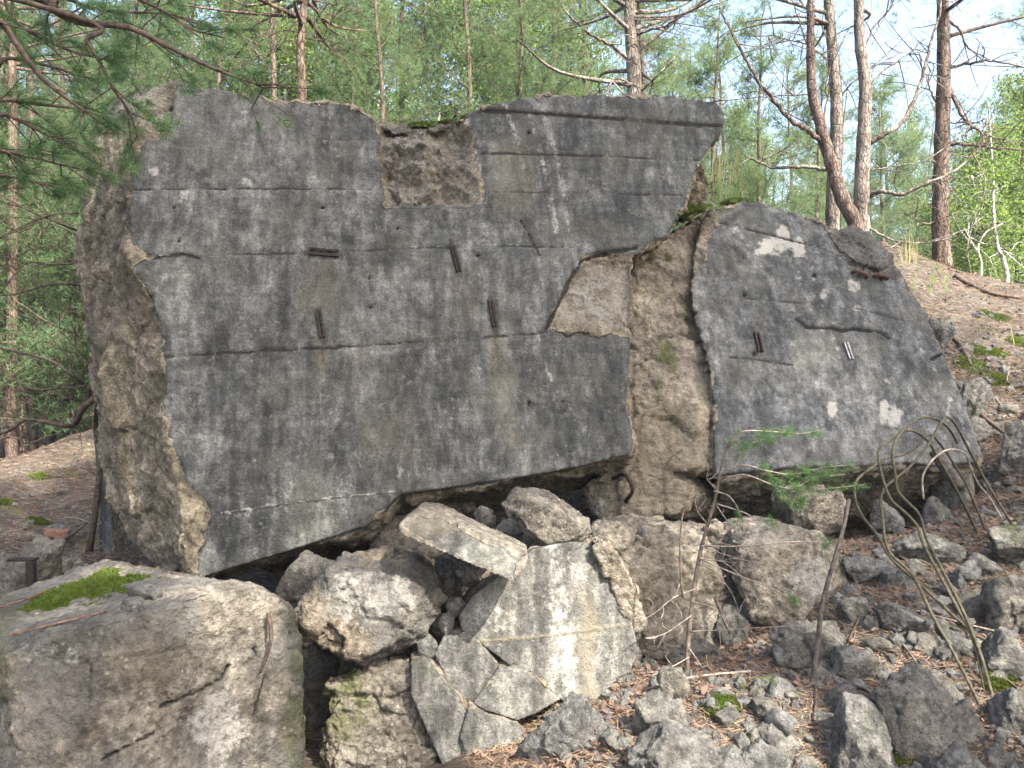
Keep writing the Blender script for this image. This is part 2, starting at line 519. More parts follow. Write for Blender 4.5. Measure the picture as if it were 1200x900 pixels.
def H(x, y, detail=True):
    x = np.atleast_1d(np.asarray(x, float)); y = np.atleast_1d(np.asarray(y, float))
    out = np.zeros(len(x))
    for s in range(0, len(x), 40000):
        xs, ys = x[s:s + 40000], y[s:s + 40000]
        d = (xs[:, None] - _cp[None, :, 0]) ** 2 + (ys[:, None] - _cp[None, :, 1]) ** 2
        out[s:s + 40000] = _phi(d) @ _w[:-3] + _w[-3] + _w[-2] * xs + _w[-1] * ys
    r = np.hypot(x - 2, y - 10)
    far = 1.4 + np.clip(x, -30, 30) * 0.03
    t = sstep(20, 42, r)
    out = out * (1 - t) + far * t
    if detail:
        p = np.stack([x, y, np.zeros_like(x)], 1)
        k = np.clip(1.2 - r / 60, .3, 1)
        out = out + k * (fbm(p * .9, 3) * .07 + fbm(p * 3.1 + 5, 3) * .035) + np.where(r < 14, fbm(p * 11 + 9, 3) * .014, 0)
    return out

def ground_at(px, py):
    """point where the view ray through a photograph position meets the ground"""
    y = np.concatenate([np.linspace(3.0, 14, 900), np.linspace(14, 60, 900)])
    x = (px - 600) / F * y; z = CZ - (py - 450) / F * y
    b = z < H(x, y)
    k = int(np.argmax(b)) if b.any() else len(y) - 1
    return np.array([x[k], y[k], H(x[k], y[k])[0]])

def build_ground():
    def axis(a, b, step, lim):
        c = list(np.arange(a, b, step))
        s = step; v = a; lo = []
        while v > -lim: s *= 1.22; v -= s; lo.append(v)
        s = step; v = c[-1]; hi = []
        while v < lim: s *= 1.22; v += s; hi.append(v)
        return np.array(lo[::-1] + c + hi)
    xs = axis(-6.0, 7.5, .045, 700); ys = axis(2.6, 12.5, .045, 700)
    X, Y = np.meshgrid(xs, ys, indexing='ij')
    z = H(X.ravel(), Y.ravel())
    nx, ny = len(xs), len(ys)
    i = np.arange(nx - 1)[:, None] * ny + np.arange(ny - 1)[None]
    q = np.stack([i, i + ny, i + ny + 1, i + 1], -1).reshape(-1, 4)
    mb = MB(); mb.add(np.stack([X.ravel(), Y.ravel(), z], 1), None, q)
    o = link('ground', mb.mesh('ground', M_GROUND))
    o['kind'] = 'structure'
build_ground()

# ------------------------------------------------------------------ blocks of concrete
def hull_into(bm, pts):
    vs = [bm.verts.new(p) for p in pts]
    r = bmesh.ops.convex_hull(bm, input=vs)
    junk = [e for e in r['geom_interior'] + r['geom_unused'] if isinstance(e, bmesh.types.BMVert)]
    bmesh.ops.delete(bm, geom=list(set(junk)), context='VERTS')

def prism_into(bm, front, back):
    a = [bm.verts.new(p) for p in front]; b = [bm.verts.new(p) for p in back]
    n = len(a)
    fs = [bm.faces.new(a), bm.faces.new(b[::-1])]
    for k in range(n):
        fs.append(bm.faces.new((a[(k + 1) % n], a[k], b[k], b[(k + 1) % n])))
    bmesh.ops.triangulate(bm, faces=fs)
    bmesh.ops.recalc_face_normals(bm, faces=bm.faces)

def remesh(bm, voxel):
    me = bpy.data.meshes.new('tmp'); bm.to_mesh(me); bm.free()
    o = bpy.data.objects.new('tmp', me); COL.objects.link(o)
    md = o.modifiers.new('r', 'REMESH'); md.mode = 'VOXEL'; md.voxel_size = voxel; md.adaptivity = 0
    dg = bpy.context.evaluated_depsgraph_get(); dg.update()
    m2 = bpy.data.meshes.new_from_object(o.evaluated_get(dg), depsgraph=dg)
    bpy.data.objects.remove(o); bpy.data.meshes.remove(me)
    m2.polygons.foreach_set('use_smooth', np.ones(len(m2.polygons), bool))
    return m2

def get_vn(me):
    n = len(me.vertices)
    v = np.empty(n * 3, np.float32); me.vertices.foreach_get('co', v)
    nn = np.empty(n * 3, np.float32); me.vertex_normals.foreach_get('vector', nn)
    return v.reshape(-1, 3).astype(float), nn.reshape(-1, 3).astype(float)

def plane_of(a, b, c):
    a, b, c = (np.array(P(*t)) for t in (a, b, c))
    n = np.cross(b - a, c - a); n /= np.linalg.norm(n)
    if n[1] > 0: n = -n
    return a, n

def on_plane(pl, px, py):
    d = np.array([(px - 600) / F, 1.0, -(py - 450) / F]); o = np.array([0, 0, CZ])
    t = ((pl[0] - o) @ pl[1]) / (d @ pl[1])
    return o + d * t

def finish_block(me, name, mat, parent=None, base=(0, 0, 0), rough=1.0, fscale=3.2, plane=None, face=None, feats=None, skin=None, seed=0.0):
    """roughen a remeshed block: broken faces get chunky facets, the formed face stays flat apart from its marks"""
    v, n = get_vn(me)
    N_ = len(v)
    A = {k: np.zeros(N_) for k in ('brk', 'lime', 'dirt_shade', 'moss', 'warm', 'skin')}  # lime also holds painted sun patches, the dirt mask also painted shade
    q = proj(v)
    formed = np.zeros(N_)
    if plane is not None:
        dpl = np.abs((v - plane[0]) @ plane[1])
        jit = fbm(v * 6 + seed, 3) * 6 + fbm(v * 25, 2) * 2.5
        sd = poly_sd(q, face) + jit
        formed = sstep(.06, .03, dpl) * sstep(-3, 3, sd)
    A['brk'] = 1 - formed
    p = v + seed
    f1, e1 = facets(p * fscale)
    f2, e2 = facets(p * fscale * 3.1 + 4)
    dsp = A['brk'] * rough * (f1 * .055 + f2 * .020 - sstep(.10, 0, e1) * .012
                              + fbm(p * 2.3, 4) * .035 + fbm(p * 14, 4, .65) * .015 + fbm(p * 42, 3, .7) * .006)
    dsp = np.clip(dsp, -.12, .12)
    dsp += formed * (fbm(p * 1.7, 3) * .006 + fbm(p * 20, 3) * .0022 + fbm(p * 60, 2) * .0012)
    pocks = sstep(.42, .55, pnoise(p * 22)) * sstep(.15, .4, pnoise(p * 3.3 + 8))
    dsp -= formed * pocks * .008
    if skin is not None: A['skin'] = np.clip(skin * sstep(-.35, .25, fbm(p * 2.1 + 40, 4)), 0, 1) * A['brk']
    if plane is not None:
        nrm = np.where(formed[:, None] > .5, plane[1][None], n)
    else: nrm = n
    if feats: dsp = feats(v, q, formed, dsp, A)
    v2 = v + nrm * dsp[:, None] - np.asarray(base)
    me.vertices.foreach_set('co', v2.astype(np.float32).ravel())
    me.update()
    for k, a in A.items(): attr(me, k, np.clip(a, 0, 1))
    me.materials.clear(); me.materials.append(mat)
    me.name = name
    return link(name, me, parent)

def groove(q, pts, w, jit=0.0):
    return sstep(w, w * .35, line_dist(q, pts) + jit)

# ---- the large left slab
PL1 = plane_of((215, 660, 4.7), (740, 522, 5.5), (500, 115, 5.85))
front = [(150, 160), (160, 125), (185, 103), (205, 96), (240, 101), (290, 109), (370, 118), (420, 127), (440, 137), (500, 141), (546, 134),
         (566, 126), (600, 119), (640, 112), (700, 110), (780, 114), (838, 120), (848, 134), (847, 152), (828, 178), (812, 205),
         (800, 240), (786, 268), (768, 290), (743, 300), (742, 345), (738, 420), (734, 480), (741, 518), (738, 532), (690, 544),
         (640, 554), (560, 566), (468, 579), (450, 600), (430, 616), (330, 648), (238, 676), (222, 672), (214, 640), (210, 590), (200, 520), (192, 470),
         (188, 400), (168, 335), (148, 290), (146, 220)]
backpx = {(150, 160): (112, 165, 6.4), (160, 125): (122, 138, 6.5), (185, 103): (150, 118, 6.6), (205, 96): (200, 116, 6.7),
          (146, 220): (95, 235, 6.3), (148, 290): (92, 300, 6.2), (168, 335): (95, 350, 6.1), (188, 400): (104, 410, 6.0), (192, 470): (112, 470, 5.9),
          (200, 520): (118, 530, 5.8), (210, 590): (128, 590, 5.6), (214, 640): (150, 635, 5.5), (222, 672): (185, 668, 5.4), (238, 676): (240, 682, 5.4),
          (330, 648): (330, 668, 5.7), (430, 616): (425, 650, 5.9), (450, 600): (455, 645, 6.0), (468, 579): (485, 628, 6.1), (560, 566): (570, 606, 6.3),
          (640, 554): (650, 584, 6.5), (690, 544): (695, 570, 6.6), (738, 532): (735, 556, 6.7)}
fr = [on_plane(PL1, *a) for a in front]
bk = []
for a, p in zip(front, fr):
    if a in backpx: bk.append(np.array(P(*backpx[a])))
    else:
        b = p + np.array([0.05, 1.35, 0.0])
        c = np.array([0.1, 6.8, 2.6])
        bk.append(b + (c - b) * .10)
bm = bmesh.new(); prism_into(bm, fr, bk)
hull_into(bm, [P(*t) for t in ((116, 190, 5.95), (108, 260, 5.8), (112, 340, 5.68), (122, 420, 5.55), (130, 500, 5.42), (146, 580, 5.28), (172, 640, 5.15), (140, 128, 6.05), (99, 185, 6.3), (112, 145, 6.35), (138, 114, 6.35), (170, 98, 6.2), (128, 150, 5.95),
                               (150, 170, 5.75), (150, 290, 5.5), (190, 410, 5.3), (200, 520, 5.15), (216, 640, 4.95), (97, 250, 6.3), (98, 340, 6.15), (118, 520, 5.85), (135, 590, 5.6), (190, 664, 5.3))])
me = remesh(bm, .016)
FACE1 = [(152, 180), (200, 150), (205, 100), (240, 104), (290, 112), (370, 121), (420, 130), (438, 139), (447, 190), (452, 240), (571, 241), (558, 190), (547, 137),
         (566, 127), (600, 120), (640, 113), (700, 112), (780, 115), (848, 120), (860, 150), (830, 180), (815, 205), (803, 240), (786, 272), (760, 290), (745, 296),
         (700, 297), (682, 304), (668, 328), (654, 355), (640, 388), (690, 392), (738, 396), (745, 520), (740, 536), (640, 557), (560, 570), (468, 583), (430, 622), (330, 655),
         (238, 690), (230, 660), (244, 604), (243, 585), (216, 560), (204, 520), (193, 470), (190, 400), (178, 345), (158, 312), (200, 300), (150, 290)]
SPALL = [(440, 132), (500, 132), (547, 128), (560, 190), (572, 241), (500, 243), (452, 241), (446, 190)]
PATCH = [(690, 303), (741, 302), (742, 345), (739, 392), (640, 388), (655, 358), (669, 328)]

def feats1(v, q, formed, dsp, A):
    jx = fbm(v * 9, 3) * 1.6
    x, y = q[:, 0], q[:, 1]
    fl = sstep(.10, .04, np.abs((v - PL1[0]) @ PL1[1]))
    def g(pts, w, depth, dirt_shade, gate=None):
        nonlocal dsp
        m = groove(q, pts, w * .72, jx * .5) * formed
        depth = depth * .7
        m = m * (.35 + .65 * sstep(-.45, .2, pnoise(v * 2.3 + len(pts))))  # joints fade in and out
        dsp = dsp - m * depth
        A['dirt_shade'] = np.maximum(A['dirt_shade'], m * dirt_shade)
    g([(145, 222), (300, 221), (445, 222)], 2.3, .016, .9)
    g([(220, 299), (380, 297), (480, 291), (600, 289), (690, 290)], 2.6, .014, .8)
    g([(190, 418), (300, 412), (400, 407), (520, 399), (642, 390)], 3.0, .018, .95)
    g([(243, 605), (330, 592), (400, 583), (466, 577)], 2.4, .014, .8)
    g([(566, 130), (640, 134), (760, 143), (850, 149)], 2.6, .024, 1.0)
    g([(563, 179), (700, 183), (820, 188)], 2.4, .016, .9)
    g([(575, 225), (680, 226), (800, 229)], 2.2, .014, .8)
    g([(450, 244), (575, 243)], 2.2, .016, .9)
    g([(160, 163), (300, 165), (430, 163)], 1.8, .006, .5)
    # boards stand a few millimetres in or out of each other
    for (a, b, c, d, off) in ((145, 222, 445, 222, .006), (190, 418, 690, 390, -.006), (220, 299, 690, 289, .004)):
        yl = b + (d - b) * (x - a) / (c - a)
        dsp = dsp + formed * off * sstep(-1.5, 1.5, y - yl)
    strip = formed * sstep(560, 568, x) * sstep(1.5, -1.5, y - (130 + (x - 566) * .068))
    dsp = dsp + strip * .02
    # cracks
    for pts, w, dp in (([(745, 291), (700, 298), (682, 305), (668, 328), (654, 358), (640, 386)], 3.2, .03),
                       ([(610, 258), (625, 285), (632, 300)], 1.5, .012),
                       ([(180, 303), (215, 298), (235, 303)], 2.4, .02)):
        m = groove(q, pts, w, jx) * fl
        dsp = dsp - m * dp; A['dirt_shade'] = np.maximum(A['dirt_shade'], m)
    # spalled pocket near the top and the broken patch at the right
    s = sstep(-3, 14, poly_sd(q, SPALL) + jx * 1.5) * fl
    dsp = np.where(s > 0, dsp * (1 - s) + s * (-.07 + fbm(v * 5 + 3, 5, .6) * .06 + facets(v * 6)[0] * .08 + fbm(v * 30, 3, .7) * .016), dsp)
    A['brk'] = np.maximum(A['brk'], s); A['skin'] = np.maximum(A['skin'], s * .6)
    A['lime'] = np.maximum(A['lime'], s * .5)
    A['warm'] = np.maximum(A['warm'], s * .25 * sstep(.0, .5, fbm(v * 4 + 1, 3) + .25))
    s = sstep(-2, 6, poly_sd(q, PATCH) + jx) * fl * sstep(398, 372, y + jx * 6)
    dsp = np.where(s > 0, dsp * (1 - s) + s * (-.05 * sstep(388, 330, y) + fbm(v * 9 + 3, 4, .6) * .014 + fbm(v * 34, 3, .7) * .008), dsp)
    A['brk'] = np.maximum(A['brk'], s * sstep(398, 370, y)); A['lime'] = np.maximum(A['lime'], s * .62)
    A['warm'] = np.maximum(A['warm'], s * .3)
    A['skin'] = np.maximum(A['skin'], s * .4)
    # lime runs, pale marks, and a sun patch painted in at the top edge
    for pts, w, a in (([(590, 122), (606, 160), (618, 225)], 4, .55), ([(618, 128), (634, 180), (652, 270)], 4, .6), ([(634, 128), (655, 190), (668, 270)], 4, .5), ([(600, 150), (640, 220)], 22, .16),
                      ([(546, 140), (558, 190), (571, 236)], 5, .75), ([(630, 392), (640, 430), (646, 445)], 2.4, .55), ([(480, 290), (570, 287), (690, 287)], 1.4, .5),
                      ([(243, 604), (330, 591), (400, 582), (464, 576)], 1.6, .8), ([(280, 92), (290, 130)], 9, .55), ([(700, 130), (712, 185)], 3, .35), ([(770, 150), (776, 180)], 4, .3)):
        A['lime'] = np.maximum(A['lime'], a * sstep(w * 1.6, w * .3, line_dist(q, pts) + jx * .8) * formed)
    for cx, cy, r, a in ((180, 203, 9, .8), (215, 230, 14, .7), (222, 190, 10, .5), (185, 230, 8, .5), (545, 483, 14, .35), (275, 484, 9, .45), (562, 430, 6, .6), (300, 540, 8, .6), (335, 145, 9, .5), (290, 212, 9, .5), (370, 212, 9, .5)):
        A['lime'] = np.maximum(A['lime'], a * sstep(r, r * .4, np.hypot(x - cx, y - cy) + jx * 3) * formed)
    low = sstep(60, 5, np.abs(y - (608 - (x - 240) * .15) + 8)) * sstep(700, 420, x)
    A['lime'] = np.maximum(A['lime'], low * .42 * sstep(-.3, .4, fbm(v * 3, 3)) * formed)
    for pts, w, a in (([(578, 395), (588, 440), (598, 520)], 14, .32), ([(378, 400), (380, 430)], 7, .5), ([(376, 305), (372, 350)], 16, .2), ([(600, 190), (603, 222)], 26, .4), ([(540, 325), (548, 365)], 18, .25), ([(430, 430), (470, 540)], 40, .15)):
        A['warm'] = np.maximum(A['warm'], a * sstep(w * 1.5, w * .4, line_dist(q, pts) + jx * 2) * formed)
    # rust and dirt round the steel
    for pts in ([(360, 297), (398, 300)], [(530, 289), (539, 322)], [(373, 363), (379, 400)], [(574, 352), (581, 386)]):
        m = sstep(9, 3, line_dist(q, pts) + jx * 1.5) * formed
        A['dirt_shade'] = np.maximum(A['dirt_shade'], m * .55); dsp = dsp - m * .006
    for pts in ([(377, 398), (379, 425)], [(578, 386), (583, 410)], [(536, 320), (540, 345)], [(370, 302), (371, 335)], [(388, 302), (390, 325)]):
        A['dirt_shade'] = np.maximum(A['dirt_shade'], .45 * sstep(4, 1, line_dist(q, pts) + jx) * formed)
    # tie holes
    for cx, cy in ((346, 243), (378, 243), (432, 326), (434, 360), (466, 267), (210, 282), (620, 155), (204, 243), (560, 300), (660, 470), (620, 472)):
        m = sstep(3.0, 1.2, np.hypot(x - cx, y - cy)) * formed
        dsp = dsp - m * .025; A['dirt_shade'] = np.maximum(A['dirt_shade'], m)
    m = sstep(7, 2, np.hypot((x - 625) * .7, y - 476) + jx) * formed
    dsp = dsp - m * .03
    A['skin'] = np.maximum(A['skin'], A['brk'] * sstep(180, 120, y) * sstep(300, 240, x) * .8)
    dk = A['brk'] * sstep(-.25, .3, fbm(v * 1.6 + 31, 3)) * (x < 260)
    A['moss'] = np.maximum(A['moss'], .22 * dk)
    A['dirt_shade'] = np.maximum(A['dirt_shade'], A['brk'] * (x < 260) * .38 * sstep(.0, .5, fbm(v * 2.2 + 11, 4) + .15 * sstep(480, 300, y)))
    return dsp

base1 = np.array([-.6, 5.6, .45])
slab1 = thing('concrete_slab', base1, 'huge dark tilted concrete slab with board lines and four steel channels, lying on rubble', 'concrete slab')
body1 = finish_block(me, 'slab_body', M_SLAB, slab1, base1, .85, 2.6, PL1, FACE1, feats1, seed=3.3)

def channel(pl, a, b, mat, parent, base, wd=.034, dp=.022, name='steel_channel'):
    """short open U profile set in the concrete, running between two places of the face"""
    p0, p1 = on_plane(pl, *a), on_plane(pl, *b)
    ax = p1 - p0; L = np.linalg.norm(ax); ax /= L
    nn = pl[1]; sd = np.cross(ax, nn)
    c = (p0 + p1) / 2 - base
    mb = MB()
    def box(u0, u1, s0, s1, h0, h1):
        vs = [c + ax * u + sd * s + nn * h for u in (u0, u1) for s in (s0, s1) for h in (h0, h1)]
        mb.add(vs, None, [(0, 1, 3, 2), (4, 6, 7, 5), (0, 4, 5, 1), (2, 3, 7, 6), (0, 2, 6, 4), (1, 5, 7, 3)])
    t = .006
    box(-L / 2, L / 2, -wd / 2, wd / 2, -.02, .002)
    box(-L / 2, L / 2, -wd / 2, -wd / 2 + t, .0025, dp)
    box(-L / 2, L / 2, wd / 2 - t, wd / 2, .0025, dp)
    box(-L / 2 + .001, L / 2 - .001, -wd / 2 + t, -wd / 2 + t + .007, dp - .005, dp - .001)
    box(-L / 2 + .001, L / 2 - .001, wd / 2 - t - .007, wd / 2 - t, dp - .005, dp - .001)
    for k in (-.3, .02, .3):
        box(L * k - .006, L * k + .006, -.007, .007, .0025, .010)
    return link(name, mb.mesh(name, mat, False), parent)
channel(PL1, (362, 295), (397, 298), M_STEEL, slab1, base1, .05)['label'] = 'steel channel lying level under the long board line'
channel(PL1, (530, 289), (538, 319), M_STEEL, slab1, base1)['label'] = 'upright steel channel hanging from the middle board line'
channel(PL1, (373, 363), (378, 396), M_STEEL, slab1, base1)['label'] = 'upright dark steel channel at the left above a board line'
channel(PL1, (574, 352), (580, 383), M_STEEL, slab1, base1)['label'] = 'upright steel channel above a pale brown stain'

# ---- the right slab
PL2 = plane_of((850, 552, 5.75), (1148, 530, 6.05), (905, 238, 7.0))
front = [(812, 300), (822, 262), (835, 246), (870, 235), (905, 240), (935, 248), (962, 262), (985, 272), (1020, 278), (1038, 292), (1060, 322), (1082, 362), (1102, 405), (1126, 462),
         (1150, 526), (1146, 541), (1100, 545), (1060, 541), (1000, 546), (930, 546), (838, 556), (836, 520), (838, 480), (830, 430), (815, 380), (808, 340)]
backpx = {(838, 556): (850, 616, 6.6), (930, 546): (940, 624, 6.9), (1000, 546): (1005, 622, 6.9), (1060, 541): (1060, 612, 6.9), (1100, 545): (1095, 588, 6.8), (1146, 541): (1135, 560, 6.9)}
fr = [on_plane(PL2, *a) for a in front]
bk = []
c = np.array([2.7, 8.2, 1.9])
for a, p in zip(front, fr):
    if a in backpx: bk.append(np.array(P(*backpx[a])))
    else:
        b = p + np.array([.0, 1.0, -.1]); bk.append(b + (c - b) * .13)
bm = bmesh.new(); prism_into(bm, fr, bk)
L2 = lambda px, py, e: tuple(on_plane(PL2, px, py) + np.array([0, e, 0]))
hull_into(bm, [L2(806, 320, .08), L2(812, 450, .06), L2(820, 545, .04), L2(790, 548, .06), L2(800, 300, .12)] + [P(*a) for a in ((742, 312, 6.6), (770, 285, 6.7), (800, 276, 6.9), (832, 250, 7.1), (838, 330, 6.75), (842, 480, 6.2), (846, 552, 5.9), (742, 420, 6.25), (732, 520, 5.95), (700, 566, 5.8), (748, 556, 5.78), (790, 556, 5.78),
                               (720, 330, 7.3), (832, 260, 7.9), (860, 400, 7.6), (700, 520, 7.2), (860, 560, 7.0))])
hull_into(bm, [P(*a) for a in ((690, 560, 5.9), (742, 548, 5.72), (798, 562, 5.72), (802, 580, 5.74), (795, 596, 5.74), (745, 612, 5.7), (712, 618, 5.72), (697, 606, 5.78), (685, 580, 5.9), (690, 570, 6.8), (850, 570, 6.9), (830, 615, 6.5), (720, 618, 6.4), (852, 590, 6.3))])
hull_into(bm, [L2(978, 274, .0), L2(1000, 264, .05), L2(1034, 279, .03), L2(1046, 300, -.02), L2(1030, 316, -.05), L2(1000, 308, -.05), L2(984, 292, -.03), L2(985, 290, .5), L2(1040, 290, .5), L2(1010, 275, .5), L2(1045, 315, .4)])
me = remesh(bm, .016)
FACE2 = [(815, 330), (842, 262), (838, 248), (870, 236), (905, 241), (935, 249), (964, 264), (978, 290), (992, 310), (1030, 325), (1060, 325), (1084, 362), (1104, 405), (1128, 462), (1156, 528),
         (1150, 545), (1100, 549), (1060, 545), (1000, 550), (930, 551), (838, 562), (836, 520), (840, 480), (832, 430), (816, 380), (809, 350)]

def feats2(v, q, formed, dsp, A):
    jx = fbm(v * 9, 3) * 1.6
    x, y = q[:, 0], q[:, 1]
    def g(pts, w, depth, dirt_shade):
        nonlocal dsp
        m = groove(q, pts, w * .8, jx * .5) * formed * (.3 + .7 * sstep(-.4, .2, pnoise(v * 3.4 + len(pts))))
        dsp = dsp - m * depth; A['dirt_shade'] = np.maximum(A['dirt_shade'], m * dirt_shade)
    g([(834, 258), (900, 274), (960, 290), (985, 302)], 1.9, .014, .85)
    g([(830, 345), (930, 354), (1010, 362), (1068, 378)], 1.8, .010, .6)
    g([(834, 417), (880, 420), (930, 428)], 2.0, .012, .7)
    g([(836, 500), (940, 505), (1060, 500), (1130, 505)], 1.3, .005, .35)
    m = groove(q, [(934, 374), (946, 384), (975, 384), (985, 388), (1000, 385), (1030, 388), (1044, 396)], 2.3, jx * 1.1) * formed
    dsp = dsp - m * .03; A['dirt_shade'] = np.maximum(A['dirt_shade'], m)
    m = groove(q, [(1093, 420), (1105, 414), (1112, 417)], 3, jx) * formed
    dsp = dsp - m * .04; A['dirt_shade'] = np.maximum(A['dirt_shade'], m)
    for cx, cy, rx, ry, a in ((908, 288, 22, 12, 1), (918, 276, 9, 14, 1), (935, 290, 9, 14, 1), (893, 294, 12, 6, .9), (975, 480, 7, 11, 1), (1036, 484, 7, 15, 1), (1048, 488, 9, 14, 1), (1000, 335, 9, 10, .7), (1005, 360, 10, 6, .6),
                              (965, 345, 5, 9, .6), (862, 270, 5, 6, .6), (1043, 446, 9, 5, .5), (1112, 482, 5, 12, .6), (1065, 325, 6, 5, .5), (822, 340, 9, 40, .35)):
        d = np.hypot((x - cx) / rx, (y - cy) / ry) + jx * .16
        A['lime'] = np.maximum(A['lime'], 1.0 * a * sstep(1.45, .5, d) * formed)
    for pts, w, a in (([(925, 300), (940, 340), (955, 380)], 5, .5), ([(945, 300), (985, 420), (1010, 540)], 3, .6), ([(975, 330), (1010, 420)], 3, .35), ([(1080, 410), (1120, 480), (1140, 528)], 4, .6), ([(1020, 470), (1010, 530)], 2, .4),
                      ([(842, 320), (860, 400)], 4, .3), ([(1000, 540), (1090, 535)], 5, .3), ([(900, 330), (910, 345)], 14, .3), ([(1040, 350), (1070, 345)], 8, .3)):
        A['lime'] = np.maximum(A['lime'], a * sstep(w * 1.7, w * .3, line_dist(q, pts) + jx) * formed * sstep(-.3, .3, fbm(v * 12, 2)))
    for cx, cy in ((1007, 322), (1033, 326), (884, 414), (873, 345), (955, 322)):
        m = sstep(4, 1.5, np.hypot(x - cx, y - cy)) * formed
        dsp = dsp - m * .03; A['dirt_shade'] = np.maximum(A['dirt_shade'], m)
    top = A['brk'] * sstep(960, 985, x) * sstep(360, 330, y)
    A['skin'] = np.maximum(A['skin'], top)
    left = A['brk'] * (x < 850)
    A['skin'] = np.maximum(A['skin'], left * .5 * sstep(560, 440, y + 30 * fbm(v * 3, 3)) * sstep(-.5, .3, fbm(v * 3 + 9, 3)))
    A['moss'] = np.maximum(A['moss'], left * sstep(520, 440, y) * .8 * sstep(.25, .55, fbm(v * 4 + 5, 4)))
    for pts, w in (([(800, 350), (815, 375), (833, 420)], 9), ([(770, 395), (800, 390), (815, 392)], 3), ([(745, 300), (780, 300)], 6)):
        m = sstep(w * 1.4, w * .4, line_dist(q, pts) + jx) * A['brk']
        dsp = dsp - m * .03; A['dirt_shade'] = np.maximum(A['dirt_shade'], m * .45)  # recess and upper edge: shade lines painted in through the dirt mask
    A['warm'] = np.maximum(A['warm'], left * sstep(440, 520, y) * .5)
    A['lime'] = np.maximum(A['lime'], left * (.2 + .15 * sstep(430, 530, y)))
    return dsp
base2 = np.array([2.0, 6.3, .8])
slab2 = thing('concrete_slab', base2, 'leaning grey concrete slab with cream lime patches and a long crack, at the right', 'concrete slab', None)
finish_block(me, 'slab_body', M_SLAB2, slab2, base2, .8, 3.0, PL2, FACE2, feats2, seed=8.1)
channel(PL2, (886, 390), (891, 413), M_STEEL, slab2, base2, .045)['label'] = 'dark steel channel in the middle of the slab'
channel(PL2, (990, 402), (997, 422), M_GREYSTEEL, slab2, base2, .04)['label'] = 'pale grey steel channel below the long crack'
for a, b in (((1000, 320), (1014, 325)), ((1025, 325), (1038, 327))):
    mb = MB(); p0, p1 = on_plane(PL2, *a), on_plane(PL2, *b)
    mb.tube(smooth_path([p0 - base2 - PL2[1] * .04, p0 - base2 + PL2[1] * .03, p1 - base2 + PL2[1] * .03, p1 - base2 - PL2[1] * .03], 4), .017, 7)
    link('rusty_bar_end', mb.mesh('rusty_bar_end', M_RUST), slab2)
# bent black bar under the broken edge
mb = MB(); mb.tube(smooth_path([np.array(P(*a)) - base2 for a in ((718, 561, 5.75), (730, 556, 5.68), (738, 564, 5.64), (741, 576, 5.64), (733, 588, 5.70))], 5), .014, 7)
link('bent_bar', mb.mesh('bent_bar', M_STEEL), slab2)['label'] = 'rusty bent bar curling out of the broken underside'

# ---- smaller blocks: hull of front outline + shrunken back
def block(outline, y0, thick, mat, name='concrete_block', parent=None, base=None, tilt=(0, 0), bulge=.0, voxel=.013, rough=.6, fscale=5.0, face=None, skin=None, feats=None, shrink=.2, grow=1.0, fpad=1.0, seed=0.0, lab=None, cat=None, extra=()):
    """outline in photograph positions; tilt = change of distance per 100 px right / down"""
    o = np.array(outline, float); c = o.mean(0); o = c + (o - c) * grow
    dep = lambda p: y0 + tilt[0] * (p[0] - c[0]) / 100 + tilt[1] * (p[1] - c[1]) / 100
    bm = bmesh.new()
    pl = plane_of(*[(p[0], p[1], dep(p)) for p in (c, c + (60, 0), c + (0, 60))])
    fr = [on_plane(pl, *p) for p in o]
    ins = [on_plane(pl, *(c + (p - c) * .72)) - np.array([0, bulge, 0]) for p in o] if bulge else []
    cc = np.mean(fr, 0)
    bk = [f + np.array([0, thick, 0]) + (cc - f) * shrink for f in fr]
    hull_into(bm, [Vector(p) for p in list(fr) + ins + bk] + [Vector(P(*e)) for e in extra])
    me = remesh(bm, voxel)
    own = parent is None
    if own:
        base = np.array([cc[0], cc[1] + thick * .4, min(p[2] for p in fr)])
    ob = finish_block(me, name, mat, parent, base, rough, fscale, pl if face is not None else None, None if face is None else [tuple(c + (np.array(f_) - c) * fpad) for f_ in face], feats, skin, seed)
    if own:
        ob.location = base
        tag(ob, lab, cat)
    return ob

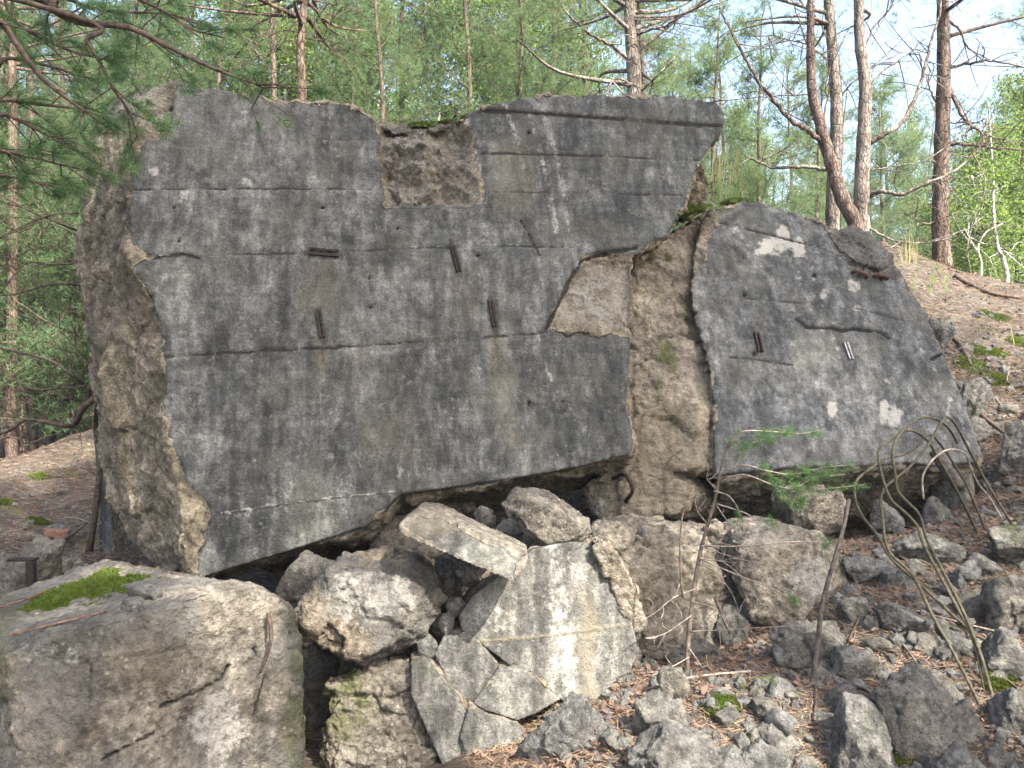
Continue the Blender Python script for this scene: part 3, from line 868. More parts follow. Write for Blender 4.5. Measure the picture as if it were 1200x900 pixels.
# front left block with the moss on top
bm = bmesh.new()
hull_into(bm, [P(*a) for a in ((8, 768, 3.35), (60, 744, 3.42), (150, 722, 3.52), (240, 694, 3.72), (292, 690, 3.85), (330, 712, 3.95), (350, 750, 3.97), (358, 810, 3.95), (352, 990, 3.85), (35, 1000, 3.15), (14, 860, 3.28),
                               (-25, 706, 4.2), (60, 678, 4.45), (118, 657, 4.75), (215, 672, 4.85), (300, 690, 4.7), (352, 740, 4.7), (-40, 780, 3.9), (-60, 960, 3.7), (350, 950, 4.6), (0, 950, 4.6))])
me = remesh(bm, .012)
def featsB(v, q, formed, dsp, A):
    x, y = q[:, 0], q[:, 1]
    jx = fbm(v * 8, 4)
    A['skin'] = np.maximum(A['skin'], .75 * sstep(-.4, .3, fbm(v * 2.5, 4)))
    A['lime'] = np.maximum(A['lime'], .75 * sstep(1.2, .6, np.hypot((x - 255) / 45, (y - 850) / 50) + jx * .3))  # sun patch on the front face, painted pale through the lime mask
    A['lime'] = np.maximum(A['lime'], .45 * sstep(1.2, .5, np.hypot((x - 60) / 70, (y - 765) / 22) + jx * .3))
    A['lime'] = np.maximum(A['lime'], .3 * sstep(1.2, .5, np.hypot((x - 260) / 60, (y - 705) / 20) + jx * .3))
    A['warm'] = np.maximum(A['warm'], .4 * sstep(1.3, .4, np.hypot((x - 180) / 45, (y - 775) / 35) + jx * .3))
    A['moss'] = np.maximum(A['moss'], .5 * sstep(325, 350, x) + .4 * sstep(25, 5, x))
    for pts, w in (([(190, 830), (235, 810), (262, 795), (268, 780)], 3.0), ([(120, 890), (150, 875), (190, 855)], 2.2), ([(300, 760), (315, 790), (300, 840)], 2)):
        m = groove(q, pts, w, jx * 2)
        dsp = dsp - m * .025; A['dirt_shade'] = np.maximum(A['dirt_shade'], m * .8)
    return dsp
baseB = np.array([-1.6, 3.9, -.5])
blockB = finish_block(me, 'concrete_block', M_BLOCK, None, baseB, .55, 3.4, None, None, featsB, seed=1.7)
blockB.location = baseB
tag(blockB, 'big rough grey block at the lower left with a moss cushion on top', 'concrete block')

def lim(cx, cy, rx, ry, a=.8, key='lime'):
    def f(v, q, formed, dsp, A):
        d = np.hypot((q[:, 0] - cx) / rx, (q[:, 1] - cy) / ry) + fbm(v * 8, 4) * .3
        A[key] = np.maximum(A[key], a * sstep(1.25, .5, d))
        return dsp
    return f

block([(341, 728), (352, 700), (385, 664), (430, 654), (490, 652), (511, 668), (516, 700), (504, 738), (462, 768), (425, 777), (372, 757)], 4.42, .7, M_PALE, 'boulder', bulge=.13, tilt=(0.05, -.10), rough=.75, skin=.9, shrink=.3, seed=2.2,
      face=[(352, 704), (386, 672), (440, 660), (485, 665), (500, 690), (496, 712), (475, 735), (430, 745), (395, 735)], feats=lim(440, 700, 58, 38, .8),
      extra=(), lab='round pale boulder with a white worn face, wedged beside the mossy block', cat='boulder')
block([(467, 614), (490, 596), (511, 598), (560, 622), (619, 651), (616, 667), (600, 682), (566, 667), (520, 648), (470, 627)], 4.28, .30, M_BLOCK, 'concrete_beam', tilt=(.12, -.5), rough=.16, face=[(474, 616), (492, 603), (514, 606), (612, 655), (600, 676), (520, 645)], seed=5.1, shrink=.02,
      feats=lim(500, 612, 40, 16, .45, 'warm'), lab='long tilted flat piece of concrete beam lying across the rubble gap', cat='concrete beam', voxel=.009)
block([(589, 592), (600, 576), (625, 578), (652, 585), (690, 610), (696, 625), (680, 643), (640, 645), (608, 622)], 4.72, .45, M_BLOCK, 'rock', bulge=.07, rough=.5, seed=6.4, skin=.3, lab='brown grey rock sitting on top of the white streaked wall under the slab', cat='rock')

# ---- cracked wall piece at the bottom centre
baseW = np.array([.2, 4.6, -.3])
wall = thing('cracked_wall', baseW, 'broken concrete wall split by cracks, with a white lime streak, below the big slab', 'wall fragment')
def featsW(v, q, formed, dsp, A):
    x, y = q[:, 0], q[:, 1]
    jx = fbm(v * 9, 3)
    A['lime'] = np.maximum(A['lime'], formed * sstep(26, 6, np.abs(x - (652 + (y - 640) * .06)) + jx * 6) * .6)
    A['lime'] = np.maximum(A['lime'], formed * .55 * sstep(1.2, .5, np.hypot((x - 578) / 36, (y - 722) / 25) + jx * .3))
    A['lime'] = np.maximum(A['lime'], formed * .3 * sstep(1.2, .5, np.hypot((x - 600) / 50, (y - 770) / 30) + jx * .3))
    A['dirt_shade'] = np.maximum(A['dirt_shade'], formed * .45 * sstep(10, 3, np.abs(x - (630 + (y - 640) * .02)) + jx * 5) * sstep(760, 730, y))
    A['warm'] = np.maximum(A['warm'], formed * .7 * sstep(16, 4, np.abs(x - (685 + (y - 640) * .03)) + jx * 6) * sstep(670, 720, y))
    m = groove(q, [(560, 752), (640, 745), (690, 738), (745, 731)], 2.4, jx) * formed
    dsp = dsp + m * .006; A['warm'] = np.maximum(A['warm'], m * .8)
    A['brk'] = np.maximum(A['brk'], formed * sstep(.75, 1.0, fbm(v * 2.2 + 4, 4) + .75 * sstep(665, 720, x) * sstep(730, 650, y)))
    return dsp
def wpart(outl, y0, **k):
    k.setdefault('face', outl); k.setdefault('feats', featsW)
    return block(outl, y0, k.pop('thick', .5), k.pop('mat', M_PALE), 'wall_fragment', wall, baseW, k.pop('tilt', (.05, -.12)), voxel=k.pop('voxel', .009), rough=k.pop('rough', .35), shrink=.03, grow=1.028, fpad=1.16, **k)
wpart([(625, 646), (665, 638), (692, 640), (722, 680), (747, 760), (732, 792), (716, 832), (662, 822), (641, 800), (600, 780), (562, 748), (543, 738), (540, 722), (556, 700), (602, 668)], 4.52, seed=.7, thick=.6)['label'] = 'largest fragment, with the white and grey vertical streak'
wpart([(510, 768), (520, 748), (545, 742), (560, 752), (583, 781), (568, 806), (552, 824), (528, 805)], 4.40, seed=1.1)['label'] = 'small grey fragment between two cracks'
wpart([(585, 783), (602, 784), (640, 804), (655, 820), (628, 836), (606, 844), (570, 833), (555, 825), (571, 806)], 4.36, seed=2.4)['label'] = 'small grey fragment above the front rock'
wpart([(482, 778), (497, 772), (528, 812), (545, 831), (536, 862), (548, 905), (520, 900), (500, 850), (482, 815)], 4.26, seed=3.6)['label'] = 'lower pale fragment beside the brown broken core'
wpart([(549, 832), (560, 838), (606, 852), (618, 868), (612, 905), (552, 905), (540, 864)], 4.22, seed=4.9)['label'] = 'lowest pale fragment at the bottom edge'
wpart([(383, 806), (402, 800), (442, 790), (480, 772), (486, 815), (506, 856), (526, 905), (480, 960), (380, 950)], 4.34, face=None, mat=M_BLOCK, rough=1.0, feats=lim(395, 820, 40, 50, .7, 'moss'), seed=5.5, bulge=.05)['label'] = 'rough brown broken core at the left end'
block([(700, 622), (760, 612), (830, 628), (846, 690), (852, 740), (846, 772), (812, 776), (752, 764), (738, 700), (718, 655)], 4.80, .7, M_MASS, 'boulder', tilt=(.08, -.14), bulge=.05, rough=.75, fscale=3.2, grow=1.05, seed=9.4, skin=.25,
      feats=lim(780, 680, 80, 60, .35, 'warm'), lab='large tan broken boulder behind the thin sapling, next to the white streaked wall', cat='boulder')
block([(690, 632), (702, 628), (722, 648), (748, 700), (758, 735), (744, 742), (722, 690)], 4.60, .3, M_MASS, 'rock', rough=.6, seed=10.1, lab='thin tan sliver of rock along the right edge of the white streaked wall', cat='rock')
block([(866, 640), (890, 624), (925, 618), (964, 628), (1006, 680), (1014, 706), (986, 742), (930, 748), (885, 726), (870, 690)], 4.82, .8, M_MASS, 'boulder', tilt=(.1, -.12), bulge=.08, rough=.5, grow=1.04, seed=11.6, skin=.5,
      face=[(925, 650), (950, 645), (975, 680), (985, 715), (940, 715), (930, 685)], feats=lim(950, 685, 34, 44, .75), lab='rounded tan and grey boulder behind the bare leaning stick', cat='boulder')
block([(926, 590), (940, 576), (985, 574), (996, 590), (992, 622), (960, 628), (930, 618)], 5.5, .5, M_MASS, 'rock', bulge=.05, rough=.6, seed=12.2, lab='square brown rock in the shade under the leaning grey slab', cat='rock')
block([(845, 700), (868, 690), (884, 722), (882, 762), (858, 770), (848, 745)], 4.9, .4, M_MASS, 'rock', rough=.5, seed=13.3, lab='narrow tan rock in the gap between the two tan boulders', cat='rock')
block([(800, 622), (845, 618), (868, 640), (872, 700), (850, 720), (836, 660)], 5.15, .5, M_MASS, 'rock', rough=.8, seed=14.3, lab='dark tan rock in the cavity behind the sapling stem', cat='rock')
# cleft between the two slabs
block([(790, 250), (800, 215), (822, 190), (832, 215), (826, 244), (808, 256)], 6.9, .5, M_SLAB, 'rock', rough=.7, seed=15.3, lab='dark rock wedged in the cleft between the two slabs', cat='rock')
# left of the big slab
block([(113, 512), (122, 505), (127, 560), (135, 660), (116, 660)], 6.75, .25, M_SLAB2, 'concrete_post', rough=.15, face=[(113, 512), (122, 505), (127, 560), (135, 660), (116, 660)], seed=16.1, shrink=0, lab='thin upright grey concrete edge standing behind the left end of the big slab', cat='concrete post')

# ------------------------------------------------------------------ rocks
def ico(sub):
    bm = bmesh.new(); bmesh.ops.create_icosphere(bm, subdivisions=sub, radius=1)
    v = np.array([x.co[:] for x in bm.verts]); f = np.array([[a.index for a in t.verts] for t in bm.faces]); bm.free()
    return v, f
ICO = {k: ico(k) for k in (1, 2, 3, 4, 5)}

def rock_shape(seed, sub=4, rough=1.0, planes=10):
    rg = np.random.default_rng(seed)
    d, f = ICO[sub]
    n = unit(rg.normal(size=(planes, 3))); k = rg.uniform(.62, 1.0, planes)
    dots = d @ n.T
    r = np.min(np.where(dots > .05, k[None] / np.maximum(dots, .05), 9), axis=1)
    r = np.minimum(r, 1.45)
    v = d * r[:, None]
    p = v + seed * 3.17
    e = rough * (facets(p * 2.1)[0] * .13 + fbm(p * 3.2, 4, .6) * .035)
    if sub >= 4: e = e + rough * (fbm(p * 9, 4, .65) * .026 + facets(p * 6)[0] * .035)
    v = v + d * e[:, None]
    lo, hi = v.min(0), v.max(0)
    return (v - (lo + hi) / 2) / ((hi - lo) / 2), f

def rock(x0, y0, x1, y1, seed, lab, dist=None, depth=.85, mat=None, sub=4, rough=1.0, name='rock', cat='rock', sink=.12, rot=0.0):
    """rock filling a box of the photograph, standing where its foot meets the ground"""
    y1 = y1 + (0 if dist else .06 * (y1 - y0)); cx = (x0 + x1) / 2
    y = dist if dist else ground_at(cx, y1 - .12 * (y1 - y0))[1] + .0
    v, f = rock_shape(seed, sub, rough)
    sx = (x1 - x0) / 2 / F * y; sz = (y1 - y0) / 2 / F * y
    c = np.array(P(cx, (y0 + y1) / 2, y))
    sy = max(sx, sz) * depth * .8
    v = v * (sx, sy, sz * (1 + sink))
    if rot:
        a = math.radians(rot); ca, sa = math.cos(a), math.sin(a)
        v = np.stack([v[:, 0] * ca - v[:, 2] * sa, v[:, 1], v[:, 0] * sa + v[:, 2] * ca], 1)
    base = c + (0, sy * .5, -sz * (1 + sink) - (.0 if dist else sz * .24))
    mb = MB(); mb.add(v + (0, 0, sz * (1 + sink)), f)
    o = link(name, mb.mesh(name, mat or M_ROCK), None, base)
    return tag(o, lab, cat)

for a in (
    (604, 822, 722, 925, 21, 'large dark grey rock at the bottom centre, below the cracked wall', 3.8),
    (742, 812, 812, 868, 22, 'grey rock in brown leaves right of the dark bottom centre rock', None),
    (772, 778, 808, 826, 23, 'small upright pale rock leaning at the foot of the tan boulder', None),
    (738, 852, 850, 925, 24, 'broad low grey rock at the bottom edge left of the bare leaning stick', None),
    (974, 818, 1062, 925, 25, 'tall grey rock at the bottom edge right of the bare leaning stick', None),
    (1032, 786, 1140, 890, 26, 'biggest cracked grey rock on the right slope, beside the converging rods', None),
    (978, 758, 1050, 798, 27, 'flat topped grey rock above the tall rock at the bottom edge', None),
    (905, 728, 1000, 778, 28, 'low grey rock at the foot of the rounded tan and grey boulder', None),
    (1032, 704, 1098, 752, 29, 'round grey rock standing between the two leaning green rods', None),
    (990, 652, 1052, 686, 30, 'flat pale grey rock with an overhanging edge left of the green rods', None),
    (1048, 618, 1140, 660, 31, 'long grey rock just below the loops of the bent rods', None),
    (1124, 690, 1172, 722, 32, 'low grey rock left of the big rock at the right edge', None),
    (1158, 668, 1235, 740, 33, 'big light grey rock at the right edge of the photo', None),
    (1160, 612, 1240, 668, 34, 'blocky olive grey rock where the dark rods enter the ground', None),
    (1114, 655, 1154, 686, 35, 'dark angular rock near the foot of the dark rods', None),
    (1064, 655, 1086, 674, 36, 'small dark grey rock between flat rock and dark angular rock', None),
    (1104, 530, 1152, 612, 37, 'dark weathered rock behind the bent rods at the lower corner of the leaning slab', 6.1),
    (1172, 490, 1240, 560, 38, 'flat tilted grey slab of rubble at the right edge beside the slope', None),
    (1126, 438, 1166, 492, 39, 'grey rubble block leaning on the right edge of the slab', None),
    (1088, 368, 1122, 410, 40, 'brown grey rubble block behind the upper right edge of the slab', None),
    (1134, 486, 1168, 520, 41, 'broken rock below the rubble block at the right edge of the slab', None),
    (1096, 750, 1132, 776, 42, 'small grey rock lying above the biggest cracked rock', None),
    (1070, 744, 1110, 764, 43, 'low flat rock just under the round grey rock', None),
    (1100, 820, 1160, 870, 44, 'grey rock at the foot of the converging rods', None),
    (1150, 735, 1215, 800, 45, 'low rock at the right edge below the big light grey rock', None),
    (866, 690, 905, 736, 46, 'small grey rock at the left foot of the rounded tan and grey boulder', None),
    (1010, 720, 1034, 742, 47, 'small stone left of the round grey rock', None),
    (985, 700, 1022, 728, 48, 'grey stone leaning on the right side of the rounded boulder', None),
    (1036, 664, 1066, 690, 49, 'grey stone right of the flat pale rock', None),
    (1022, 588, 1062, 624, 50, 'dark rock in the shadow at the foot of the leaning slab', 5.7),
    (880, 790, 920, 812, 51, 'small grey rock half sunk in needles left of the bare stick', None),
    (1168, 800, 1240, 860, 52, 'grey rock at the right edge beside the foot of the rods', None),
    (1085, 585, 1122, 625, 53, 'brown rock under the arch of the bent rods', 5.75),
    (1120, 400, 1140, 416, 54, 'small rock in the litter right of the leaning slab', None),
    (1090, 875, 1170, 930, 55, 'grey rock at the bottom right corner, lowest beside the rods', None),
    (868, 865, 930, 925, 56, 'pale crumbly rock at the bottom edge left of the bare stick', None),
    (1100, 640, 1128, 660, 57, 'small pale rock between the bent rods', None),
    (945, 740, 990, 775, 58, 'angular stone above the foot of the bare stick', None),
    (20, 632, 72, 690, 59, 'dark rough rock with a steel bracket, left behind the mossy block', 5.0),
    (-30, 650, 30, 700, 60, 'low dark grey rock at the left edge behind the mossy block', 4.9),
    (60, 612, 84, 634, 61, 'small grey stone beside the red brick at the left', None),
    (148, 686, 196, 722, 62, 'grey brown lump of rubble beside the moss cushion', 3.78),
    (140, 702, 168, 727, 63, 'small grey stone in front of the moss cushion', 3.62),
    (530, 660, 562, 690, 64, 'small grey stone in the dark gap behind the tilted beam', 4.7),
    (555, 594, 582, 622, 65, 'small dark stone in the gap above the tilted beam', 5.0),
    (512, 720, 532, 748, 66, 'small tan stone stacked beside the round pale boulder', 4.46),
    (522, 702, 546, 726, 67, 'small brown stone on the crack, left of the white patch', 4.52),
    (488, 744, 514, 772, 68, 'small tan stone at the top of the brown broken core', 4.4),
    (498, 655, 540, 720, 69, 'dark brown rock in shade behind the round pale boulder', 4.75),
    (694, 586, 712, 606, 70, 'small tan stone squeezed under the broken edge of the slab', 5.5),
    (740, 618, 765, 660, 71, 'upright tan stone at the top of the large tan boulder', 4.85),
    (575, 610, 640, 660, 72, 'dark rock in the cavity behind the tilted beam', 5.2),
    (430, 610, 520, 680, 73, 'dark rock filling the cavity under the big slab', 5.3),
    (320, 650, 400, 740, 74, 'dark rock in the shaded gap left of the round pale boulder', 4.9),
    (686, 622, 728, 668, 76, 'tan stone packed between the white streaked wall and the large tan boulder', 4.78),
    (838, 716, 884, 768, 77, 'tan grey stone filling the foot of the gap between the two boulders', 4.72),
    (690, 740, 756, 806, 78, 'low tan stone at the right foot of the white streaked wall', 4.62),
    (780, 752, 862, 800, 79, 'broad tan rubble at the foot of the large tan boulder', 4.62),
    (350, 770, 400, 930, 75, 'dark rock deep in the gap right of the mossy block', 4.95)):
    rock(*a[:6], dist=a[6], sub=5 if (a[2] - a[0]) > 60 else 4)

# loose lumps of concrete, too alike to tell apart
rg = np.random.default_rng(11)
lumps = []
for k in range(8):
    v, f = rock_shape(200 + k, 3, 1.1, 10)
    mb = MB(); mb.add(v * (1, .9, .75), f)
    lumps.append(mb.mesh('rock', M_ROCK))
n_l = 0
big_l = []
while n_l < 200:
    px, py = rg.uniform(700, 1230), rg.uniform(330, 905)
    if py < 610 and px < 1105: continue
    if py < 760 and px < 1000: continue
    if px < 860 and py < 800: continue
    if py < 560 and rg.random() < .6: continue
    g = ground_at(px, py)
    s = rg.lognormal(-3.1, .45)
    if s < .040 or n_l > 190:
        big_l.append((g, s)); n_l += .7; continue
    o = link('rock', lumps[rg.integers(8)], None, g + (0, 0, s * .15))
    o.scale = (s, s * rg.uniform(.7, 1.2), s * rg.uniform(.6, 1.0)); o.rotation_euler = rg.uniform(-.5, .5, 3) + (0, 0, rg.uniform(0, 6))
    tag(o, 'small grey lump of broken concrete lying in the litter of the right slope', 'rock', 'concrete lumps scattered on the right slope'); n_l += 1
mb = MB()
for g, s in big_l:
    v, f = rock_shape(int(rg.integers(300, 330)), 2, 1.0, 9)
    mb.add(v * s * rg.uniform(.6, 1.1, 3) + g, f)
o = link('rubble', mb.mesh('rubble', M_ROCK)); o['kind'] = 'stuff'; o['label'] = 'small grey rubble scattered between the rocks of the slope'
for k in range(34):
    px, py = rg.uniform(0, 115), rg.uniform(575, 680)
    g = ground_at(px, py); s = rg.lognormal(-3.3, .4)
    o = link('rock', lumps[rg.integers(8)], None, g + (0, 0, s * .15))
    o.scale = (s, s, s * .8); o.rotation_euler = rg.uniform(-.5, .5, 3) + (0, 0, rg.uniform(0, 6))
    tag(o, 'small lump of rubble on the brown ground left of the big slab', 'rock', 'rubble lumps left of the big slab')
for k in range(26):      # chips lying in the gaps of the wall
    px, py = rg.uniform(490, 560), rg.uniform(660, 760)
    s = rg.lognormal(-3.7, .35)
    o = link('rock', lumps[rg.integers(8)], None, P(px, py, 4.62 + (690 - py) * -.0012))
    o.scale = (s, s, s); o.rotation_euler = rg.uniform(0, 6, 3)
    tag(o, 'small tan chip of concrete caught in the gap behind the cracked wall', 'rock', 'concrete chips in the wall gap')

# ---- ground litter
def scatter(n, x0, x1, y0, y1):
    m = int(n * 2.6)
    x = rg.uniform(x0, x1, m); y = y0 + (y1 - y0) * rg.random(m) ** 1.3
    z = H(x, y)
    q = proj(np.stack([x, y, z], 1))
    ok = (q[:, 0] > -40) & (q[:, 0] < 1240) & (q[:, 1] > 270) & (q[:, 1] < 930)
    return np.stack([x, y, z], 1)[ok][:n]
mb = MB()
b = np.concatenate([scatter(80000, -.2, 5.2, 3.3, 8.0), scatter(14000, 2.5, 8, 7.0, 12.5), scatter(9000, -7, -2.5, 5, 11)])
th = rg.uniform(0, 2 * math.pi, len(b))
d = unit(np.stack([np.cos(th), np.sin(th), rg.normal(0.12, .28, len(b))], 1))
mb.needles(b + (0, 0, .004) + d * 0, d, rg.uniform(.04, .10, len(b)), rg.uniform(.0022, .0045, len(b)), rg.random(len(b)))
o = link('dead_needles', mb.mesh('dead_needles', M_LITTER, False)); o['kind'] = 'stuff'; o['label'] = 'dead brown pine needles strewn over the slope between the rocks'
mb = MB()
b = np.concatenate([scatter(4200, -.2, 5.2, 3.3, 8.0), scatter(900, 2.5, 8, 7.0, 12.5), scatter(500, -7, -2.5, 5, 11)])
ex = []
for px, py, m in ((735, 825, 130), (770, 870, 60), (860, 725, 120), (845, 770, 60)):
    for k in range(m):
        ex.append(ground_at(px + rg.normal(0, 22), py + rg.normal(0, 12)))
b = np.concatenate([b, np.array(ex)])
th = rg.uniform(0, 2 * math.pi, len(b))
d = unit(np.stack([np.cos(th), np.sin(th), rg.normal(.15, .3, len(b))], 1))
L = rg.uniform(.025, .06, len(b))
mb.leaves(b + (0, 0, .012), d, L, L * .6, rg.random(len(b)))
o = link('fallen_leaves', mb.mesh('fallen_leaves', M_DEADLEAF, False)); o['kind'] = 'stuff'; o['label'] = 'dead brown leaves lying among the rocks'
mb = MB()
b = np.concatenate([scatter(5500, .2, 5.2, 3.3, 8.0), scatter(900, 2.5, 8, 7.0, 12.5), scatter(800, -6, -2.5, 5, 10)])
v0, f0 = ICO[1]
s = rg.lognormal(-4.15, .5, len(b))
vv = v0[None] * (1 + rg.normal(0, .16, (len(b), len(v0), 1))) * s[:, None, None] * rg.uniform(.6, 1.2, (len(b), 1, 3)) + b[:, None]
mb.add(vv.reshape(-1, 3), (f0[None] + np.arange(len(b))[:, None, None] * len(v0)).reshape(-1, 3))
o = link('gravel', mb.mesh('gravel', M_ROCK, False)); o['kind'] = 'stuff'; o['label'] = 'grey concrete gravel scattered over the slope'
# fallen twigs
for k in range(26):
    px, py = (rg.uniform(1080, 1200), rg.uniform(320, 480)) if k < 9 else ((rg.uniform(0, 110), rg.uniform(540, 650)) if k < 13 else (rg.uniform(820, 1200), rg.uniform(640, 890)))
    g = ground_at(px, py); a = rg.uniform(0, 6.3); Lg = rg.uniform(.25, .7)
    pts = [np.array([g[0] + math.cos(a) * Lg * t + rg.normal(0, .015), g[1] + math.sin(a) * Lg * t, 0]) for t in (0, .3, .6, 1)]
    for p in pts: p[2] = H(p[0], p[1])[0] + .012 + rg.uniform(0, .02)
    mb = MB(); mb.tube(smooth_path(np.array(pts) - g, 4), np.linspace(.007, .003, 13), 5)
    o = link('twig', mb.mesh('twig', M_TWIG if k % 2 else M_DEADTWIG), None, g)
    tag(o, 'thin dead twig lying loose on the needle covered ground', 'twig', 'dead twigs lying on the ground')
# log on the upper slope
def ground_stick(pts, r, label, mat=M_TWIG, name='fallen_branch', lift=.03):
    w = [ground_at(*p) + (0, 0, lift) for p in pts]
    mb = MB(); mb.tube(smooth_path(np.array(w) - w[0], 5), np.linspace(r, r * .5, 5 * (len(pts) - 1) + 1), 6)
    return tag(link(name, mb.mesh(name, mat), None, w[0]), label, 'branch')
ground_stick([(1118, 326), (1135, 335), (1160, 346), (1195, 352)], .035, 'dark fallen branch lying along the crest of the right slope')
ground_stick([(1105, 390), (1125, 408), (1135, 425), (1138, 432)], .03, 'dark fallen branch beside the right edge of the leaning slab')
ground_stick([(1150, 498), (1165, 510), (1178, 520), (1192, 528)], .02, 'dark stick on the rubble under the tilted flat slab', lift=.08)
ground_stick([(62, 656), (80, 645), (102, 628)], .02, 'dark stick leaning on rubble left of the big slab', lift=.12)

# ---- moss cushions
def moss(cx, cy, rx, ry, label, pos=None, size=None, n=1500, hgt=.05, tilt=(0, 0)):
    rel = pos is None
    if rel: pos = ground_at(cx, cy)
    sx = rx / F * pos[1]; sy = size or sx * .8
    r = np.sqrt(rg.random(n)); a = rg.uniform(0, 2 * math.pi, n)
    edge = 1 + .6 * pnoise(np.stack([np.cos(a) * 1.7 + cx, np.sin(a) * 1.7 + cy, a * 0], 1))
    x = sx * r * edge * np.cos(a); y = sy * r * edge * np.sin(a)
    lump = fbm(np.stack([x * 14 + cx, y * 14, x * 0], 1), 3) * .35 + 1
    gr = (lambda u, w: H(u + pos[0], w + pos[1]) - pos[2]) if rel else (lambda u, w: u * tilt[0] + w * tilt[1])
    z = hgt * (1 - r ** 2) * lump + gr(x, y)
    mb = MB()
    d = unit(np.stack([x / sx * .8, y / sy * .8, np.full(n, 1.0)], 1) + rg.normal(0, .45, (n, 3)))
    L = rg.uniform(.010, .024, n)
    mb.leaves(np.stack([x, y, z - .008], 1), d, L, L * .45, np.clip(rg.random(n) * .8 + (lump - 1), 0, 1))
    # the body under the blades
    k = 26; rr = np.linspace(0, .84, 9); aa = np.arange(k) / k * 2 * math.pi
    ed = 1 + .6 * pnoise(np.stack([np.cos(aa) * 1.7 + cx, np.sin(aa) * 1.7 + cy, aa * 0], 1))
    gx = (rr[:, None] * np.cos(aa) * ed * sx).ravel(); gy = (rr[:, None] * np.sin(aa) * ed * sy).ravel(); r2 = np.repeat(rr, k)
    gz = hgt * (1 - r2 ** 2) * (fbm(np.stack([gx * 14 + cx, gy * 14, gx * 0], 1), 3) * .35 + 1) - .006 - .02 * (r2 > .83) + gr(gx, gy)
    i = np.arange(8)[:, None] * k + np.arange(k); j = np.arange(8)[:, None] * k + (np.arange(k) + 1) % k
    mb.add(np.stack([gx, gy, gz], 1), None, np.stack([i, j, j + k, i + k], -1).reshape(-1, 4), .2)
    return tag(link('moss_cushion', mb.mesh('moss_cushion', M_MOSS, False), None, pos), label, 'moss')
moss(104, 697, 72, 20, 'thick green moss cushion on top of the block at the lower left', np.array(P(104, 702, 4.05)), .33, 9000, .075, (.12, .16))
for cx, cy, w_, lb in ((490, 140, 16, 'thin green moss on the top edge of the big slab, left of the thicker cushion'), (525, 137, 14, 'thickest green moss cushion on the top edge of the big slab'), (552, 130, 14, 'moss on the top edge of the big slab beside the highest corner')):
    moss(cx, cy, w_, 5, lb, on_plane(PL1, cx, cy) + np.array([0, .10, -.02]), .07, 1500, .022)
moss(805, 250, 24, 6, 'bright moss strip in the cleft between the two slabs', np.array(P(803, 251, 6.75)), .14, 1500, .06, (.3, 0))
moss(858, 238, 18, 4, 'yellow green moss on the top left corner of the leaning slab', np.array(P(860, 238, 7.1)), .12, 900, .04)
for cx, cy, rx, lb in ((1138, 427, 16, 'brightest moss patch right of the leaning slab edge'), (1152, 414, 12, 'moss patch above the brightest one on the right slope'), (1168, 415, 10, 'small moss patch in the middle of the upper slope'),
                       (1195, 402, 14, 'moss patch at the right edge of the upper slope'), (1168, 446, 11, 'moss patch below the others on the upper slope'), (1165, 372, 14, 'dull moss streak near the crest of the slope'),
                       (846, 826, 20, 'moss cushion in brown needles left of the bare leaning stick'), (893, 872, 18, 'dark moss cushion near the bottom edge'), (1060, 878, 26, 'yellow green moss between the rocks at the bottom edge'),
                       (1170, 803, 18, 'bright yellow green moss cushion behind the converging rods'), (1165, 772, 13, 'small bright moss cushion by the right edge'), (1190, 848, 18, 'moss cushion at the lower right edge'),
                       (48, 560, 10, 'small moss patch on the slope at the far left'), (45, 612, 12, 'dull moss patch near the red brick'), (6, 590, 14, 'green moss patch at the left edge'), (850, 838, 14, 'small moss tuft just below the larger cushion')):
    moss(cx, cy, rx * 1.15, 0, lb, None, None, 1500, .032)

# brick and bracket at the left
mb = MB()
g = ground_at(67, 632)
bx = np.array([(x, y, z) for x in (-.10, .10) for y in (-.055, .055) for z in (0, .065)]) * (1, 1, 1)
bm = bmesh.new(); hull_into(bm, [Vector(p) for p in bx]); bmesh.ops.bevel(bm, geom=bm.edges[:], offset=.006, segments=2, affect='EDGES')
me = bpy.data.meshes.new('red_brick'); bm.to_mesh(me); bm.free(); me.materials.append(M_BRICK)
o = tag(link('red_brick', me, None, g + (0, 0, .02)), 'orange red brick lying on the rubble left of the big slab', 'brick'); o.rotation_euler = (.1, .05, .3)
mb = MB()
b0 = np.array(P(32, 655, 4.72))
for (a, b) in (((-.11, -.02, -.012), (.04, .05, .0)), ((.0, -.02, -.16), (.045, .02, -.013))):
    vs = np.array([(x, y, z) for x in (a[0], b[0]) for y in (a[1], b[1]) for z in (a[2], b[2])])
    mb.add(vs, None, [(0, 1, 3, 2), (4, 6, 7, 5), (0, 4, 5, 1), (2, 3, 7, 6), (0, 2, 6, 4), (1, 5, 7, 3)])
tag(link('steel_bracket', mb.mesh('steel_bracket', M_STEEL, False), None, b0), 'black angled steel bracket on the dark rock behind the mossy block', 'steel bracket')

